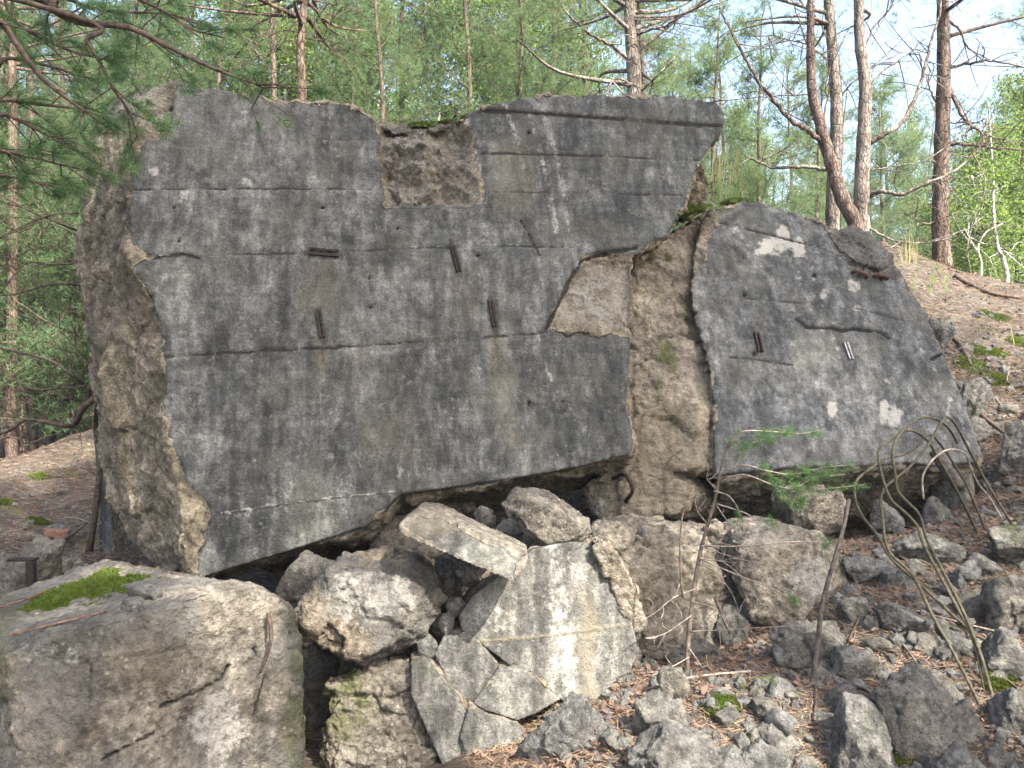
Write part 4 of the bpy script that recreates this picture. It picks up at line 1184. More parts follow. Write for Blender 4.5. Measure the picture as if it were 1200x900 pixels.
# ---- root and twigs on the blocks
def stick(pts, r0, r1, mat, name, label, cat, sides=6, n=6):
    w = np.array([P(*p) for p in pts]); b = w[0]
    mb = MB(); pth = smooth_path(w - b, n); mb.tube(pth, np.linspace(r0, r1, len(pth)), sides)
    return tag(link(name, mb.mesh(name, mat), None, b), label, cat)
stick([(314, 718, 3.86), (318, 740, 3.84), (314, 765, 3.83), (305, 788, 3.83)], .012, .006, M_TWIG, 'root', 'reddish root hanging over the edge of the mossy block', 'root')
stick([(0, 712, 3.95), (30, 702, 4.0), (65, 688, 4.2)], .006, .005, M_REDTWIG, 'twig', 'reddish twig lying on the mossy block at the far left', 'twig')
stick([(14, 744, 3.42), (60, 732, 3.50), (110, 720, 3.56), (125, 716, 3.62)], .006, .004, M_REDTWIG, 'twig', 'reddish twig lying in front of the moss cushion', 'twig')

# ---- bent reinforcing rods at the right
def rod(pts, r, mat, label):
    return stick(pts, r, r, mat, 'bent_rod', label, 'steel rod', 7, 7)
rod([(1190, 905, 3.55), (1168, 835, 3.7), (1150, 770, 3.85), (1128, 715, 4.0), (1100, 660, 4.2), (1085, 630, 4.3), (1077, 603, 4.35), (1053, 577, 4.4), (1049, 555, 4.42), (1046, 535, 4.45), (1049, 518, 4.5), (1056, 507, 4.55), (1067, 497, 4.6), (1077, 490, 4.7), (1093, 490, 4.85), (1107, 497, 5.0), (1116, 508, 5.1), (1122, 520, 5.15)], .0082, M_REBAR,
    'green bent rod whose highest loop reaches across the slab face and ends in the air')
rod([(1182, 905, 3.6), (1160, 840, 3.72), (1142, 755, 3.9), (1115, 700, 4.05), (1083, 640, 4.2), (1075, 617, 4.25), (1062, 602, 4.3), (1045, 587, 4.32), (1038, 572, 4.35), (1031, 547, 4.4), (1030, 528, 4.45), (1040, 517, 4.5), (1058, 506, 4.6), (1070, 505, 4.75), (1082, 512, 4.9), (1091, 522, 5.0), (1097, 533, 5.1), (1117, 567, 5.2), (1138, 608, 5.25), (1150, 634, 5.25)], .0082, M_REBAR,
    'green bent rod forming the lower left loop in front of the slab')
rod([(1185, 905, 3.5), (1150, 830, 3.65), (1120, 770, 3.8), (1092, 720, 3.95), (1070, 675, 4.1), (1041, 645, 4.2), (1034, 605, 4.3), (1032, 588, 4.35), (1036, 573, 4.4), (1048, 562, 4.5), (1067, 546, 4.6), (1087, 522, 4.75), (1100, 500, 4.9), (1109, 489, 5.0), (1120, 498, 5.1), (1138, 532, 5.2), (1153, 560, 5.25), (1167, 584, 5.25), (1186, 614, 5.22)], .0082, M_REBAR,
    'longest green rod crossing the others and running down to the slope at the right')
rod([(1180, 880, 3.75), (1163, 765, 3.95), (1140, 742, 4.0), (1110, 715, 4.1), (1078, 685, 4.2), (1045, 655, 4.3), (1028, 627, 4.4), (1010, 604, 4.5), (1002, 583, 4.55), (1004, 563, 4.6), (1022, 548, 4.7), (1038, 537, 4.8), (1058, 533, 4.9), (1075, 523, 5.0), (1085, 511, 5.1), (1092, 510, 5.15), (1103, 522, 5.2), (1117, 542, 5.25), (1130, 563, 5.25), (1142, 590, 5.25), (1158, 628, 5.25)], .0078, M_REBAR,
    'green rod that starts lowest and passes behind the loops near the pine twig')
rod([(1082, 585, 5.0), (1081, 560, 5.0), (1088, 545, 5.0), (1097, 535, 5.05), (1108, 528, 5.1), (1120, 527, 5.15), (1132, 533, 5.2), (1139, 552, 5.25), (1148, 569, 5.28), (1160, 584, 5.3), (1174, 608, 5.28)], .0065, M_DEADTWIG,
    'thin pale bent rod with a hooked red end')
rod([(1150, 757, 4.2), (1163, 770, 4.1), (1176, 790, 4.0), (1192, 820, 3.9), (1200, 838, 3.85)], .009, M_REBAR, 'short green rod branching off to the lower right')
stick([(1096, 529, 5.72), (1110, 551, 5.62), (1126, 572, 5.52)], .045, .04, M_WOOD, 'steel_tube', 'thick dark rusty tube end sticking out below the slab behind the rods', 'steel tube', 9)
rod([(1118, 568, 5.5), (1136, 605, 5.4), (1150, 637, 5.3), (1153, 650, 5.3)], .009, M_REBAR_DARK, 'dark straight rod under the thick tube')

# ---- bare leaning stick
stick([(950, 836, 3.86), (952, 800, 3.9), (957, 765, 3.95), (962, 720, 4.0), (968, 690, 4.05), (978, 655, 4.1), (988, 620, 4.15), (995, 585, 4.2)], .0145, .010, M_WOOD, 'leaning_stick', 'bare dark brown stick leaning upright out of the needles', 'stick', 8)

# ---- small pine sapling in front of the cavity
def tuft_needles(mb, c, a, n, L, w, spread=.9, span=.05):
    """needles fanning from twig pieces: centres c, axes a"""
    m = len(c)
    cc = np.repeat(c, n, 0); aa = np.repeat(a, n, 0)
    t = _rn.random((m * n, 1))
    rnd = unit(_rn.normal(size=(m * n, 3)))
    rnd = unit(rnd - aa * (rnd * aa).sum(1, keepdims=True) * .6)
    d = unit(aa * _rn.uniform(.35, 1.0, (m * n, 1)) + rnd * spread)
    tint = np.repeat(_rn.random(m) * .7, n) + _rn.random(m * n) * .3
    mb.needles(cc - aa * span * t, d, L * _rn.uniform(.7, 1.1, m * n), w, tint)

base = np.array(P(805, 800, 4.32))
sap = thing('pine_sapling', base, 'thin half dead pine sapling with green needle tufts growing in front of the cavity', 'sapling')
def px_path(pts, n=6): return smooth_path(np.array([P(*p) for p in pts]) - base, n)
mb = MB(); p = px_path([(805, 802, 4.32), (806, 760, 4.34), (812, 700, 4.38), (820, 650, 4.42), (828, 620, 4.45), (838, 585, 4.48), (846, 545, 4.5), (852, 525, 4.5), (864, 515, 4.5), (868, 500, 4.5)])
mb.tube(p, np.linspace(.015, .004, len(p)), 7); link('stem', mb.mesh('stem', M_STEM), sap)
live = [[(846, 556, 4.5), (870, 545, 4.45), (900, 552, 4.4), (930, 556, 4.35), (965, 548, 4.3), (1000, 545, 4.3)],
        [(842, 566, 4.5), (870, 556, 4.4), (905, 568, 4.35), (935, 574, 4.3), (975, 572, 4.3), (1012, 568, 4.3)],
        [(905, 568, 4.35), (930, 590, 4.3), (942, 580, 4.28)], [(853, 524, 4.5), (870, 506, 4.45), (905, 506, 4.45), (938, 508, 4.4), (966, 503, 4.4)], [(850, 540, 4.5), (880, 520, 4.45), (905, 512, 4.42)],
        [(838, 590, 4.48), (870, 600, 4.4), (895, 612, 4.35), (915, 612, 4.32)], [(836, 575, 4.48), (855, 582, 4.4), (866, 600, 4.38), (868, 618, 4.36)],
        [(930, 574, 4.3), (955, 560, 4.28), (990, 556, 4.25)], [(822, 640, 4.4), (870, 640, 4.35), (930, 635, 4.3), (972, 636, 4.3)], [(820, 655, 4.4), (860, 672, 4.35), (905, 690, 4.3), (935, 705, 4.3)]]
tips = [(0, .35), (1, .35), (2, .2), (3, .05), (4, .3), (5, .7), (6, .6), (7, .05), (8, .9), (9, .9)]
mbn = MB()
for bp, (k, fr_) in zip(live, tips):
    mb = MB(); p = px_path(bp); mb.tube(p, np.linspace(.0052, .002, len(p)), 5); link('branch', mb.mesh('branch', M_DEADTWIG), sap)
    i0 = int(fr_ * len(p)); m = 26 if fr_ < .5 else 6
    t = rg.uniform(i0, len(p) - 1.01, m); i = t.astype(int); c = p[i] + (p[i + 1] - p[i]) * (t - i)[:, None]
    ax = unit(p[i + 1] - p[i] + rg.normal(0, .02, (m, 3)))
    tuft_needles(mbn, c + rg.normal(0, .012, (m, 3)), ax, 26, .052, .0022)
link('needles', mbn.mesh('needles', M_NEEDLE_NEAR, False), sap)
dead = [[(824, 640, 4.42), (850, 650, 4.4), (890, 660, 4.35), (900, 655, 4.35)], [(820, 655, 4.4), (850, 660, 4.38), (880, 690, 4.3), (890, 715, 4.3)], [(818, 660, 4.4), (840, 672, 4.36), (860, 700, 4.3), (868, 730, 4.28)],
        [(815, 690, 4.38), (790, 700, 4.3), (765, 720, 4.3), (745, 728, 4.3)], [(812, 720, 4.36), (780, 742, 4.3), (755, 748, 4.25)], [(808, 740, 4.34), (850, 738, 4.3), (900, 735, 4.25), (945, 733, 4.2)],
        [(808, 760, 4.32), (830, 790, 4.25), (845, 792, 4.2)], [(830, 615, 4.44), (818, 600, 4.4), (815, 585, 4.4), (826, 578, 4.4)], [(840, 575, 4.47), (828, 560, 4.42), (835, 555, 4.42)],
        [(808, 770, 4.32), (780, 785, 4.25), (760, 788, 4.2)], [(828, 632, 4.42), (870, 640, 4.36), (880, 620, 4.33)], [(812, 705, 4.36), (840, 715, 4.3), (858, 745, 4.26)], [(838, 590, 4.48), (860, 620, 4.4), (885, 640, 4.35), (905, 642, 4.35)]]
for bp in dead:
    mb = MB(); p = px_path(bp); mb.tube(p, np.linspace(.0032, .0013, len(p)), 5)
    for k in range(5):
        i = rg.integers(3, len(p) - 2); e = p[i] + (rg.normal(0, .05), rg.normal(0, .03), rg.normal(0, .05))
        mb.tube(smooth_path([p[i], (p[i] + e) / 2 + rg.normal(0, .01, 3), e], 3), .0018, 4)
    link('branch', mb.mesh('branch', M_DEADTWIG), sap)
stick([(800, 700, 4.3), (797, 660, 4.32), (798, 620, 4.34), (802, 598, 4.36), (816, 580, 4.38)], .006, .003, M_TWIG, 'twig', 'thin upright dark twig left of the sapling stem', 'twig')
stick([(838, 700, 4.7), (848, 725, 4.62), (856, 742, 4.55)], .012, .010, M_TWIG, 'twig', 'dark twig leaning in the gap beside the tan boulder', 'twig')

# ------------------------------------------------------------------ trees
def make_tree(seed, Ht, crown0, R, r0, nl, ntuft, nn=9, nL=.10, nw=.009, mat=M_NEEDLE, bark=M_BARK_DARK, lean=.3, broad=False, dead=10, top=1.0, pointed=.5):
    """trunk, limbs and crown meshes of one tree standing at its origin"""
    r = np.random.default_rng(seed)
    zz = np.linspace(0, Ht, 14)
    wob = np.cumsum(r.normal(0, .035 * Ht / 14, (14, 2)), 0) + np.outer(zz / Ht, r.normal(0, lean, 2))
    wob -= wob[0]
    tp = np.stack([wob[:, 0], wob[:, 1], zz], 1); tp[0, 2] = -.3
    rad = r0 * (1 - zz / Ht) ** .8 + .012
    rad[0] *= 1.25
    tm = MB(); tm.tube(smooth_path(tp, 2), np.interp(np.linspace(0, 13, 27), range(14), rad), 10)
    lm = MB(); cen, axs = [], []
    for k in range(nl):
        f = (k + r.random()) / nl
        z = crown0 + (Ht - crown0) * f * top
        b = np.array([np.interp(z, zz, tp[:, 0]), np.interp(z, zz, tp[:, 1]), z])
        az = r.uniform(0, 2 * math.pi); L = R * (1 - f * pointed * 1.3 if f < .9 else .45) * r.uniform(.6, 1.1); L = max(L, .3)
        up = r.uniform(-.15, .45) + f * .4
        d = np.array([math.cos(az), math.sin(az), up])
        pts = [b]
        for s in range(1, 5):
            d = unit(d + r.normal(0, .16, 3) + (0, 0, .06)); pts.append(pts[-1] + d * L / 4)
        pts = np.array(pts)
        br = max(.012, r0 * .28 * (1 - f * .6))
        lm.tube(smooth_path(pts, 2), np.linspace(br, .006, 9), 5, False)
        m = int(ntuft / nl * L / (R * .65))
        for j in range(max(2, m // 9)):
            i = r.uniform(1.0, 3.99); ii = int(i)
            s0 = pts[ii] + (pts[ii + 1] - pts[ii]) * (i - ii)
            dd = unit(pts[ii + 1] - pts[ii] + r.normal(0, .75, 3)); ll = L * r.uniform(.15, .38)
            e = s0 + dd * ll + (0, 0, ll * .15)
            lm.tube(np.array([s0, (s0 + e) / 2 + r.normal(0, .03, 3), e]), np.array([.008, .006, .004]), 4, False)
            q = 9
            t = r.uniform(.15, 1.05, (q, 1))
            cen.append(s0 + (e - s0) * t + r.normal(0, .07 + .05 * L, (q, 3)) * (.4 + t)); axs.append(unit(dd + r.normal(0, .5, (q, 3)) + (0, 0, .3)))
    for k in range(dead):
        z = crown0 * r.uniform(.15, 1.0)
        b = np.array([np.interp(z, zz, tp[:, 0]), np.interp(z, zz, tp[:, 1]), z]); az = r.uniform(0, 6.3); L = r.uniform(.4, 1.5)
        d = np.array([math.cos(az), math.sin(az), r.uniform(-.2, .4)])
        pts = np.array([b, b + d * L * .5 + r.normal(0, .08, 3), b + d * L + r.normal(0, .15, 3)])
        lm.tube(smooth_path(pts, 3), np.linspace(.014, .004, 7), 4, False)
        for j in range(2):
            e = pts[1] + r.normal(0, .3, 3); lm.tube(np.array([pts[1], (pts[1] + e) / 2 + r.normal(0, .04, 3), e]), .004, 3, False)
    c = np.concatenate(cen); a = np.concatenate(axs)
    cm = MB()
    if broad:
        nn_ = 7; cc = np.repeat(c, nn_, 0) + r.normal(0, .09, (len(c) * nn_, 3)); dd = unit(r.normal(size=cc.shape) + (0, 0, -.2))
        cm.leaves(cc, dd, r.uniform(.045, .08, len(cc)), r.uniform(.03, .055, len(cc)), np.repeat(r.random(len(c)) * .7, nn_) + r.random(len(cc)) * .3)
    else:
        tuft_needles(cm, c, a, nn, nL, nw, 1.0, .10)
    return tm.mesh('trunk', bark), lm.mesh('limbs', bark), cm.mesh('crown', mat, False)

TREE = [make_tree(1, 12.5, 4.0, 2.4, .105, 36, 5400, nw=.010), make_tree(2, 14, 6.0, 2.4, .115, 30, 5000, bark=M_BARK_RED, nw=.011), make_tree(3, 6.2, .6, 1.6, .05, 34, 3900, dead=4, nw=.010),
        make_tree(4, 10, 2.2, 2.3, .055, 36, 5200, nw=.010), make_tree(5, 7.0, 1.4, 1.7, .04, 30, 3800, mat=M_LEAF, bark=M_BIRCH, broad=True, dead=2),
        make_tree(6, 3.2, .3, 1.3, .022, 24, 1700, mat=M_LEAF, bark=M_TWIG, broad=True, dead=0), make_tree(7, 15, 9.5, 2.4, .12, 26, 3600, bark=M_BARK_RED, dead=22)]
LAB = [('tall pine tree with a full crown in the forest behind the slabs', 'pine tree', 'pine_tree'), ('reddish tall pine tree in the forest behind the slabs', 'pine tree', 'pine_tree'),
       ('young bushy pine tree in the undergrowth of the forest behind', 'pine tree', 'pine_tree'), ('mid height green pine tree in the forest behind the slabs', 'pine tree', 'pine_tree'),
       ('slender leafy birch tree in the forest behind the slabs', 'birch tree', 'birch_tree'), ('low leafy bush in the undergrowth of the forest', 'bush', 'leafy_bush'),
       ('bare stemmed tall pine with many dead twigs and a high crown', 'pine tree', 'pine_tree')]
GRP = ['tall pines of the forest', 'reddish pines of the forest', 'young pines of the undergrowth', 'mid height pines of the forest', 'birches of the forest', 'bushes of the undergrowth', 'bare stemmed pines of the forest']
PROTO = [None] * 7
rt = np.random.default_rng(5)

def place_tree(k, x, y, sc=1.0, rz=None, label=None, group=True):
    z = H(x, y)[0] - .05
    if PROTO[k] is None:
        o = link(LAB[k][2], None)
        for nm, me in zip(('trunk', 'limbs', 'crown'), TREE[k]):
            q_ = link(nm, me, o)
            if nm == 'limbs': q_['kind'] = 'stuff'
        PROTO[k] = o
    else: o = copy_tree(PROTO[k])
    o.location = (x, y, z); o.scale = (sc * rt.uniform(.9, 1.1), sc * rt.uniform(.9, 1.1), sc * rt.uniform(.92, 1.1)); o.rotation_euler = (0, 0, rt.uniform(0, 6.28) if rz is None else rz)
    tag(o, label or LAB[k][0], LAB[k][1])
    if group is True: o['group'] = GRP[k]
    elif 'group' in o: del o['group']
    return o

def wx(px, y): return (px - 600) / F * y
# left: dense forest, trunks visible down to the crest
for px, y, k, s in ((28, 13.6, 2, .95), (88, 15.5, 2, 1.0), (-25, 12, 2, 1.0), (60, 18.5, 2, 1.2), (5, 20, 2, 1.3), (100, 18, 5, 1.3), (40, 16, 3, .9), (-60, 15.5, 3, 1.0), (110, 13.5, 3, .85), (8, 15, 1, 1.0), (34, 17.5, 6, 1.0), (55, 22, 1, 1.1), (78, 19, 6, .9), (98, 24, 1, 1), (-40, 13, 3, .9), (20, 26, 0, 1.1), (66, 28, 3, 1.2), (-90, 18, 0, 1), (112, 30, 0, 1.1), (140, 20, 3, 1),
                    (-140, 11, 3, .9), (40, 33, 3, 1.2), (-10, 30, 2, 1.6), (90, 36, 2, 1.8), (-60, 34, 3, 1.3), (10, 40, 3, 1.4), (60, 42, 0, 1.3), (110, 44, 3, 1.4), (-150, 26, 0, 1.1), (-220, 16, 0, 1), (30, 21, 5, 1.1), (75, 25, 5, 1.3), (-20, 23, 2, 1.0), (105, 21, 2, .9), (-80, 40, 0, 1.3), (130, 38, 2, 1.6), (150, 30, 4, 1.3), (0, 36, 4, 1.5)):
    place_tree(k, wx(px, y), y, s)
# middle: crowns above the top edge
for px, y, k, s in ((225, 10.8, 3, .72), (460, 11.2, 3, .72), (620, 11.4, 3, .72), (150, 12.5, 3, .8), (510, 16.5, 4, 1.3), (420, 17, 4, 1.3), (350, 14.5, 4, 1.2), (585, 18, 4, 1.4), (660, 19, 4, 1.4), (260, 18, 4, 1.4), (180, 14, 3, .95), (240, 12.5, 3, .85), (300, 16, 3, 1.1), (405, 13, 3, .85), (455, 15, 3, 1.05), (560, 14.5, 3, .95), (660, 13.5, 3, .8), (700, 18, 1, 1), (350, 19, 0, 1.1), (430, 22, 4, 1.6), (280, 24, 4, 1.3), (480, 26, 4, 1.5), (600, 25, 4, 1.5), (220, 20, 4, 1.4),
                    (750, 28, 0, 1.2), (320, 33, 0, 1.3), (790, 20, 2, 1.1), (760, 15, 2, 1.0), (830, 17, 2, 1.0), (800, 30, 3, 1.3), (150, 28, 0, 1.2), (200, 34, 3, 1.4)):
    place_tree(k, wx(px, y), y, s)
# right: lighter, sky between, young green below
for px, y, k, s in ((860, 24, 2, 1.3), (890, 14.5, 2, .75), (930, 27, 2, 1.6), (980, 33, 3, 1.1), (1050, 27, 2, 1.4), (1080, 36, 3, 1.2), (1150, 30, 3, 1.0), (1120, 22, 5, 1.5), (1190, 19, 5, 1.6), (1185, 26, 4, 1.2), (1230, 22, 3, .95), (1040, 20, 2, .9), (950, 19, 2, .95), (900, 40, 0, 1.0), (1010, 44, 0, 1.0), (1130, 42, 3, 1.2), (1210, 36, 3, 1.2), (1280, 28, 0, 1), (1160, 17, 5, 1.0), (1060, 40, 4, 1.6), (870, 32, 4, 1.4), (960, 38, 4, 1.5), (1100, 28, 2, 1.1), (1020, 30, 2, 1.2), (1175, 40, 2, 1.8)):
    place_tree(k, wx(px, y), y, s)
# the forest goes on all round, behind the camera too
for k in range(40):
    a = rt.uniform(0, 6.28); rr = rt.uniform(36, 75)
    x, y = rr * math.sin(a), rr * math.cos(a)
    place_tree(int(rt.choice([0, 1, 3, 3, 0])), x, y, rt.uniform(1.0, 1.4))

# unseen pines added behind the camera, crowns shaped to shade the slabs
ROT = 0.0
SH = make_tree(31, 18.5, 12.2, 2.7, .17, 60, 9000, nL=.13, nw=.012, bark=M_BARK_RED, dead=16, pointed=.25)
sh0 = None
for x, y, s, lb in ((4.6, -3.4, 1.0, 'first'), (7.6, -3.9, 1.04, ''), (10.4, -3.4, 1.0, ''), (6.2, -1.2, .92, ''), (9.6, -1.0, .95, '')):
    if sh0 is None:
        sh0 = link('pine_tree', None)
        for nm, me in zip(('trunk', 'limbs', 'crown'), SH):
            q_ = link(nm, me, sh0)
            if nm == 'limbs': q_['kind'] = 'stuff'
        o = sh0
    else: o = copy_tree(sh0)
    o.location = (x, y, H(x, y)[0]); o.scale = (s, s, s); o.rotation_euler = (0, 0, x * 2.7 + ROT)
    tag(o, 'unseen tall dense pine tree added behind the viewer to shade the slabs', 'pine tree', 'unseen shading pines behind the viewer')
SH2 = make_tree(33, 12.6, 8.2, 1.5, .10, 34, 2600, nL=.12, nw=.010, bark=M_BARK_DARK, dead=16, pointed=.35)  # more unseen pines added for dappled shade, a gap left for the sun
sh0 = None
for x, y, s in ((3.6, -3.6, .96), (2.35, -2.2, .92), (9.6, -3.6, 1.0), (11.8, -2.6, 1.08)):
    if sh0 is None:
        sh0 = link('pine_tree', None)
        for nm, me in zip(('trunk', 'limbs', 'crown'), SH2):
            q_ = link(nm, me, sh0)
            if nm == 'limbs': q_['kind'] = 'stuff'
        o = sh0
    else: o = copy_tree(sh0)
    o.location = (x, y, H(x, y)[0]); o.scale = (s, s, s); o.rotation_euler = (0, 0, x * 2.7 + ROT)
    tag(o, 'unseen smaller loose pine tree added behind the viewer to shade the front rubble', 'pine tree', 'smaller unseen shading pines behind the viewer')

# ---- the trees that stand out, stems and limbs after the photograph
def named_tree(base_px, label, trunk, r0, r1, limbs, bark=M_BARK, crown=None, name='pine_tree', cat='pine tree', leaves=None, twigs=3, seed=1):
    r = np.random.default_rng(seed)
    w = np.array([P(*p) for p in trunk]); b = w[0].copy(); b[2] = H(b[0], b[1])[0]
    t = thing(name, b, label, cat)
    w = w - b
    w = np.vstack([[w[0][0], w[0][1], -.2], w]) if w[0][2] > .05 else w
    p = smooth_path(w, 6)
    mb = MB(); rad = np.linspace(r0, r1, len(p)); rad[:3] *= (1.25, 1.12, 1.04)
    mb.tube(p, rad * (1 + .05 * np.sin(np.arange(len(p)) * 1.7)), 12); link('trunk', mb.mesh('trunk', bark), t)
    ends = []
    for lp, lr in limbs:
        q = smooth_path(np.array([P(*a) for a in lp]) - b, 6)
        q[1:-1] += r.normal(0, .006, q[1:-1].shape)
        mb = MB(); lr = lr * .68; mb.tube(q, np.linspace(lr, max(.005, lr * .3), len(q)), 7)
        for k in range(twigs + len(q) // 6):
            i = r.integers(len(q) // 4, len(q) - 1)
            d = unit(q[min(i + 1, len(q) - 1)] - q[i - 1] + r.normal(0, .8, 3)); L = r.uniform(.25, .8)
            e = q[i] + d * L
            sp = smooth_path([q[i], (q[i] + e) / 2 + r.normal(0, .05, 3), e], 3)
            mb.tube(sp, np.linspace(.009, .003, len(sp)), 4, False)
            for j in range(2):
                e2 = sp[3] + r.normal(0, .18, 3); mb.tube(np.array([sp[3], (sp[3] + e2) / 2 + r.normal(0, .02, 3), e2]), .003, 3, False)
        link('limb', mb.mesh('limb', bark), t)
    if crown:
        z0, z1, R, n = crown
        top = p[-1]
        cen, ax = [], []; mb = MB()
        for k in range(26):
            z = r.uniform(z0, z1) - b[2]
            i = int(np.argmin(np.abs(p[:, 2] - z))); s = p[i]; s = np.array([s[0], s[1], max(min(z, p[-1, 2]), 0)])
            a = r.uniform(0, 6.3); L = R * r.uniform(.5, 1.1); d = np.array([math.cos(a), math.sin(a), r.uniform(-.1, .5)])
            e = s + d * L
            sp = smooth_path([s, (s + e) / 2 + r.normal(0, .12, 3), e], 4)
            mb.tube(sp, np.linspace(.03, .006, len(sp)), 5, False)
            m = n // 26; tt = r.uniform(.3, 1.05, (m, 1))
            cen.append(s + (e - s) * tt + r.normal(0, .28, (m, 3))); ax.append(unit(d + r.normal(0, .6, (m, 3))))
        link('limbs', mb.mesh('limbs', bark), t)['kind'] = 'stuff'
        mb = MB(); tuft_needles(mb, np.concatenate(cen), np.concatenate(ax), 12, .09, .006, 1.0, .08)
        link('crown', mb.mesh('crown', M_NEEDLE, False), t)
    if leaves:
        mb = MB(); c = []
        for (lx, ly, ld, rx, ry, n) in leaves:
            g0 = r.normal(0, 1, (n, 2)) * .5
            c.append(np.array([P(lx + a_ * rx, ly + b_ * ry, ld + r.normal(0, .3)) for a_, b_ in g0]))
        c = np.concatenate(c) - b; dd = unit(r.normal(size=c.shape) + (0, 0, -.3))
        mb.leaves(c, dd, r.uniform(.04, .075, len(c)), r.uniform(.03, .05, len(c)), r.random(len(c)))
        link('leaves', mb.mesh('leaves', M_LEAF, False), t)
    return t

D = 10.4
named_tree(0, 'pale pine trunk on the left of the pair behind the leaning slab', [(978, 290, D), (976, 240, D), (980, 170, D), (980, 115, D), (976, 65, D), (972, 15, D), (966, -60, D), (962, -260, D)], .098, .045,
           [([(974, 200, D), (945, 195, D), (910, 197, D), (885, 188, D), (873, 181, D)], .045), ([(970, 70, D), (950, 55, D), (920, 45, D), (880, 40, D)], .02), ([(974, 60, D), (960, 25, D), (940, 5, D), (925, -15, D)], .02), ([(980, 120, D), (1000, 95, D), (1030, 75, D), (1060, 60, D)], .02)],
           crown=(6.2, 9.0, 2.3, 650), seed=3)
named_tree(0, 'dark leaning second stem crossing in front of the pale pine trunk', [(1002, 262, D - .4), (988, 235, D - .4), (977, 200, D - .4), (966, 165, D - .4), (960, 140, D - .4), (952, 110, D - .4), (950, 65, D - .4), (950, 25, D - .4), (951, -60, D - .4)], .10, .04,
           [([(962, 166, D - .4), (945, 152, D - .5), (926, 140, D - .6), (910, 122, D - .7), (890, 96, D - .8), (870, 62, D - .8), (853, 30, D - .8), (843, 8, D - .8)], .05), ([(952, 110, D - .4), (930, 112, D - .4), (890, 114, D - .4), (835, 118, D - .4)], .012), ([(950, 66, D - .4), (938, 30, D - .4), (928, 0, D - .4)], .018),
            ([(963, 150, D - .4), (972, 100, D - .4), (968, 70, D - .4), (957, 60, D - .4)], .015)], bark=M_BARK_DARK, seed=4)
named_tree(0, 'straight pale pine trunk on the right of the pair behind the leaning slab', [(1010, 285, D - .2), (1010, 215, D - .2), (1012, 165, D - .2), (1014, 100, D - .2), (1008, 50, D - .2), (1006, -10, D - .2), (1004, -250, D - .2)], .102, .05,
           [([(1019, 168, D - .2), (1040, 155, D - .3), (1060, 140, D - .3), (1077, 103, D - .3), (1084, 78, D - .3), (1092, 46, D - .3), (1100, 18, D - .3), (1104, -20, D - .3)], .05), ([(1020, 230, D - .2), (1034, 224, D - .4), (1056, 228, D - .5), (1084, 215, D - .6), (1110, 205, D - .6), (1138, 185, D - .6), (1154, 165, D - .6)], .045),
            ([(1016, 100, D - .2), (1040, 80, D), (1065, 62, D), (1085, 45, D)], .02), ([(1014, 55, D - .2), (1025, 30, D), (1045, 8, D), (1060, -5, D)], .02), ([(1020, 268, D - .3), (1050, 283, D - .4), (1085, 284, D - .5), (1120, 273, D - .6), (1146, 265, D - .6)], .022), ([(1018, 200, D), (1040, 196, D), (1065, 192, D), (1096, 188, D)], .016)],
           crown=(6.4, 9.2, 2.4, 650), seed=5)
named_tree(0, 'dark brown pine trunk standing alone on the crest at the right', [(1104, 318, 10.9), (1102, 250, 10.9), (1104, 165, 10.9), (1106, 85, 10.9), (1105, 15, 10.9), (1104, -40, 10.9), (1102, -260, 10.9)], .118, .06,
           [([(1112, 168, 10.9), (1140, 170, 10.8), (1168, 174, 10.7), (1215, 177, 10.6)], .04), ([(1112, 100, 10.9), (1124, 130, 10.8), (1136, 146, 10.7), (1160, 160, 10.6), (1180, 163, 10.6)], .04), ([(1112, 80, 10.9), (1140, 73, 10.8), (1166, 72, 10.7), (1215, 83, 10.6)], .035), ([(1110, 23, 10.9), (1124, 35, 10.8), (1134, 56, 10.7), (1160, 70, 10.7)], .03),
            ([(1100, 128, 10.9), (1090, 105, 10.9), (1084, 85, 10.9), (1068, 55, 10.9)], .02), ([(1100, 258, 10.9), (1085, 262, 10.8), (1060, 250, 10.7)], .022), ([(1108, 145, 10.9), (1135, 143, 10.7), (1156, 145, 10.7)], .012)],
           bark=M_BARK_DARK, crown=(6.3, 9.5, 2.6, 700), seed=6)
named_tree(0, 'pine trunk rising behind the top edge of the big slab at its right half', [(742, 250, 9.2), (744, 118, 9.2), (741, 60, 9.2), (738, 20, 9.2), (736, -40, 9.2), (734, -230, 9.2)], .105, .05,
           [([(735, 68, 9.2), (715, 52, 9.0), (690, 38, 8.9), (665, 15, 8.8), (650, -10, 8.8)], .035), ([(745, 42, 9.2), (765, 34, 9.0), (785, 28, 8.9), (800, 10, 8.8)], .03), ([(742, 100, 9.2), (722, 92, 8.9), (712, 108, 8.8), (705, 118, 8.8)], .018), ([(748, 110, 9.2), (775, 85, 8.9), (790, 70, 8.8)], .018)],
           crown=(5.0, 8.0, 1.9, 800), seed=7)
named_tree(0, 'thin reddish pine trunk behind the top left part of the big slab', [(353, 260, 9.6), (354, 110, 9.6), (352, 60, 9.6), (356, 10, 9.6), (360, -30, 9.6), (362, -230, 9.6)], .062, .035,
           [([(354, 8, 9.6), (335, 20, 9.5), (315, 40, 9.4), (295, 58, 9.4)], .018), ([(358, 45, 9.6), (380, 50, 9.4), (400, 65, 9.4)], .012), ([(352, 18, 9.6), (340, 35, 9.3), (322, 60, 9.2), (285, 68, 9.2)], .014), ([(360, 0, 9.6), (390, 5, 9.4), (425, 12, 9.4)], .014)], bark=M_BARK_RED, crown=(5.9, 8.0, 1.6, 500), seed=8)
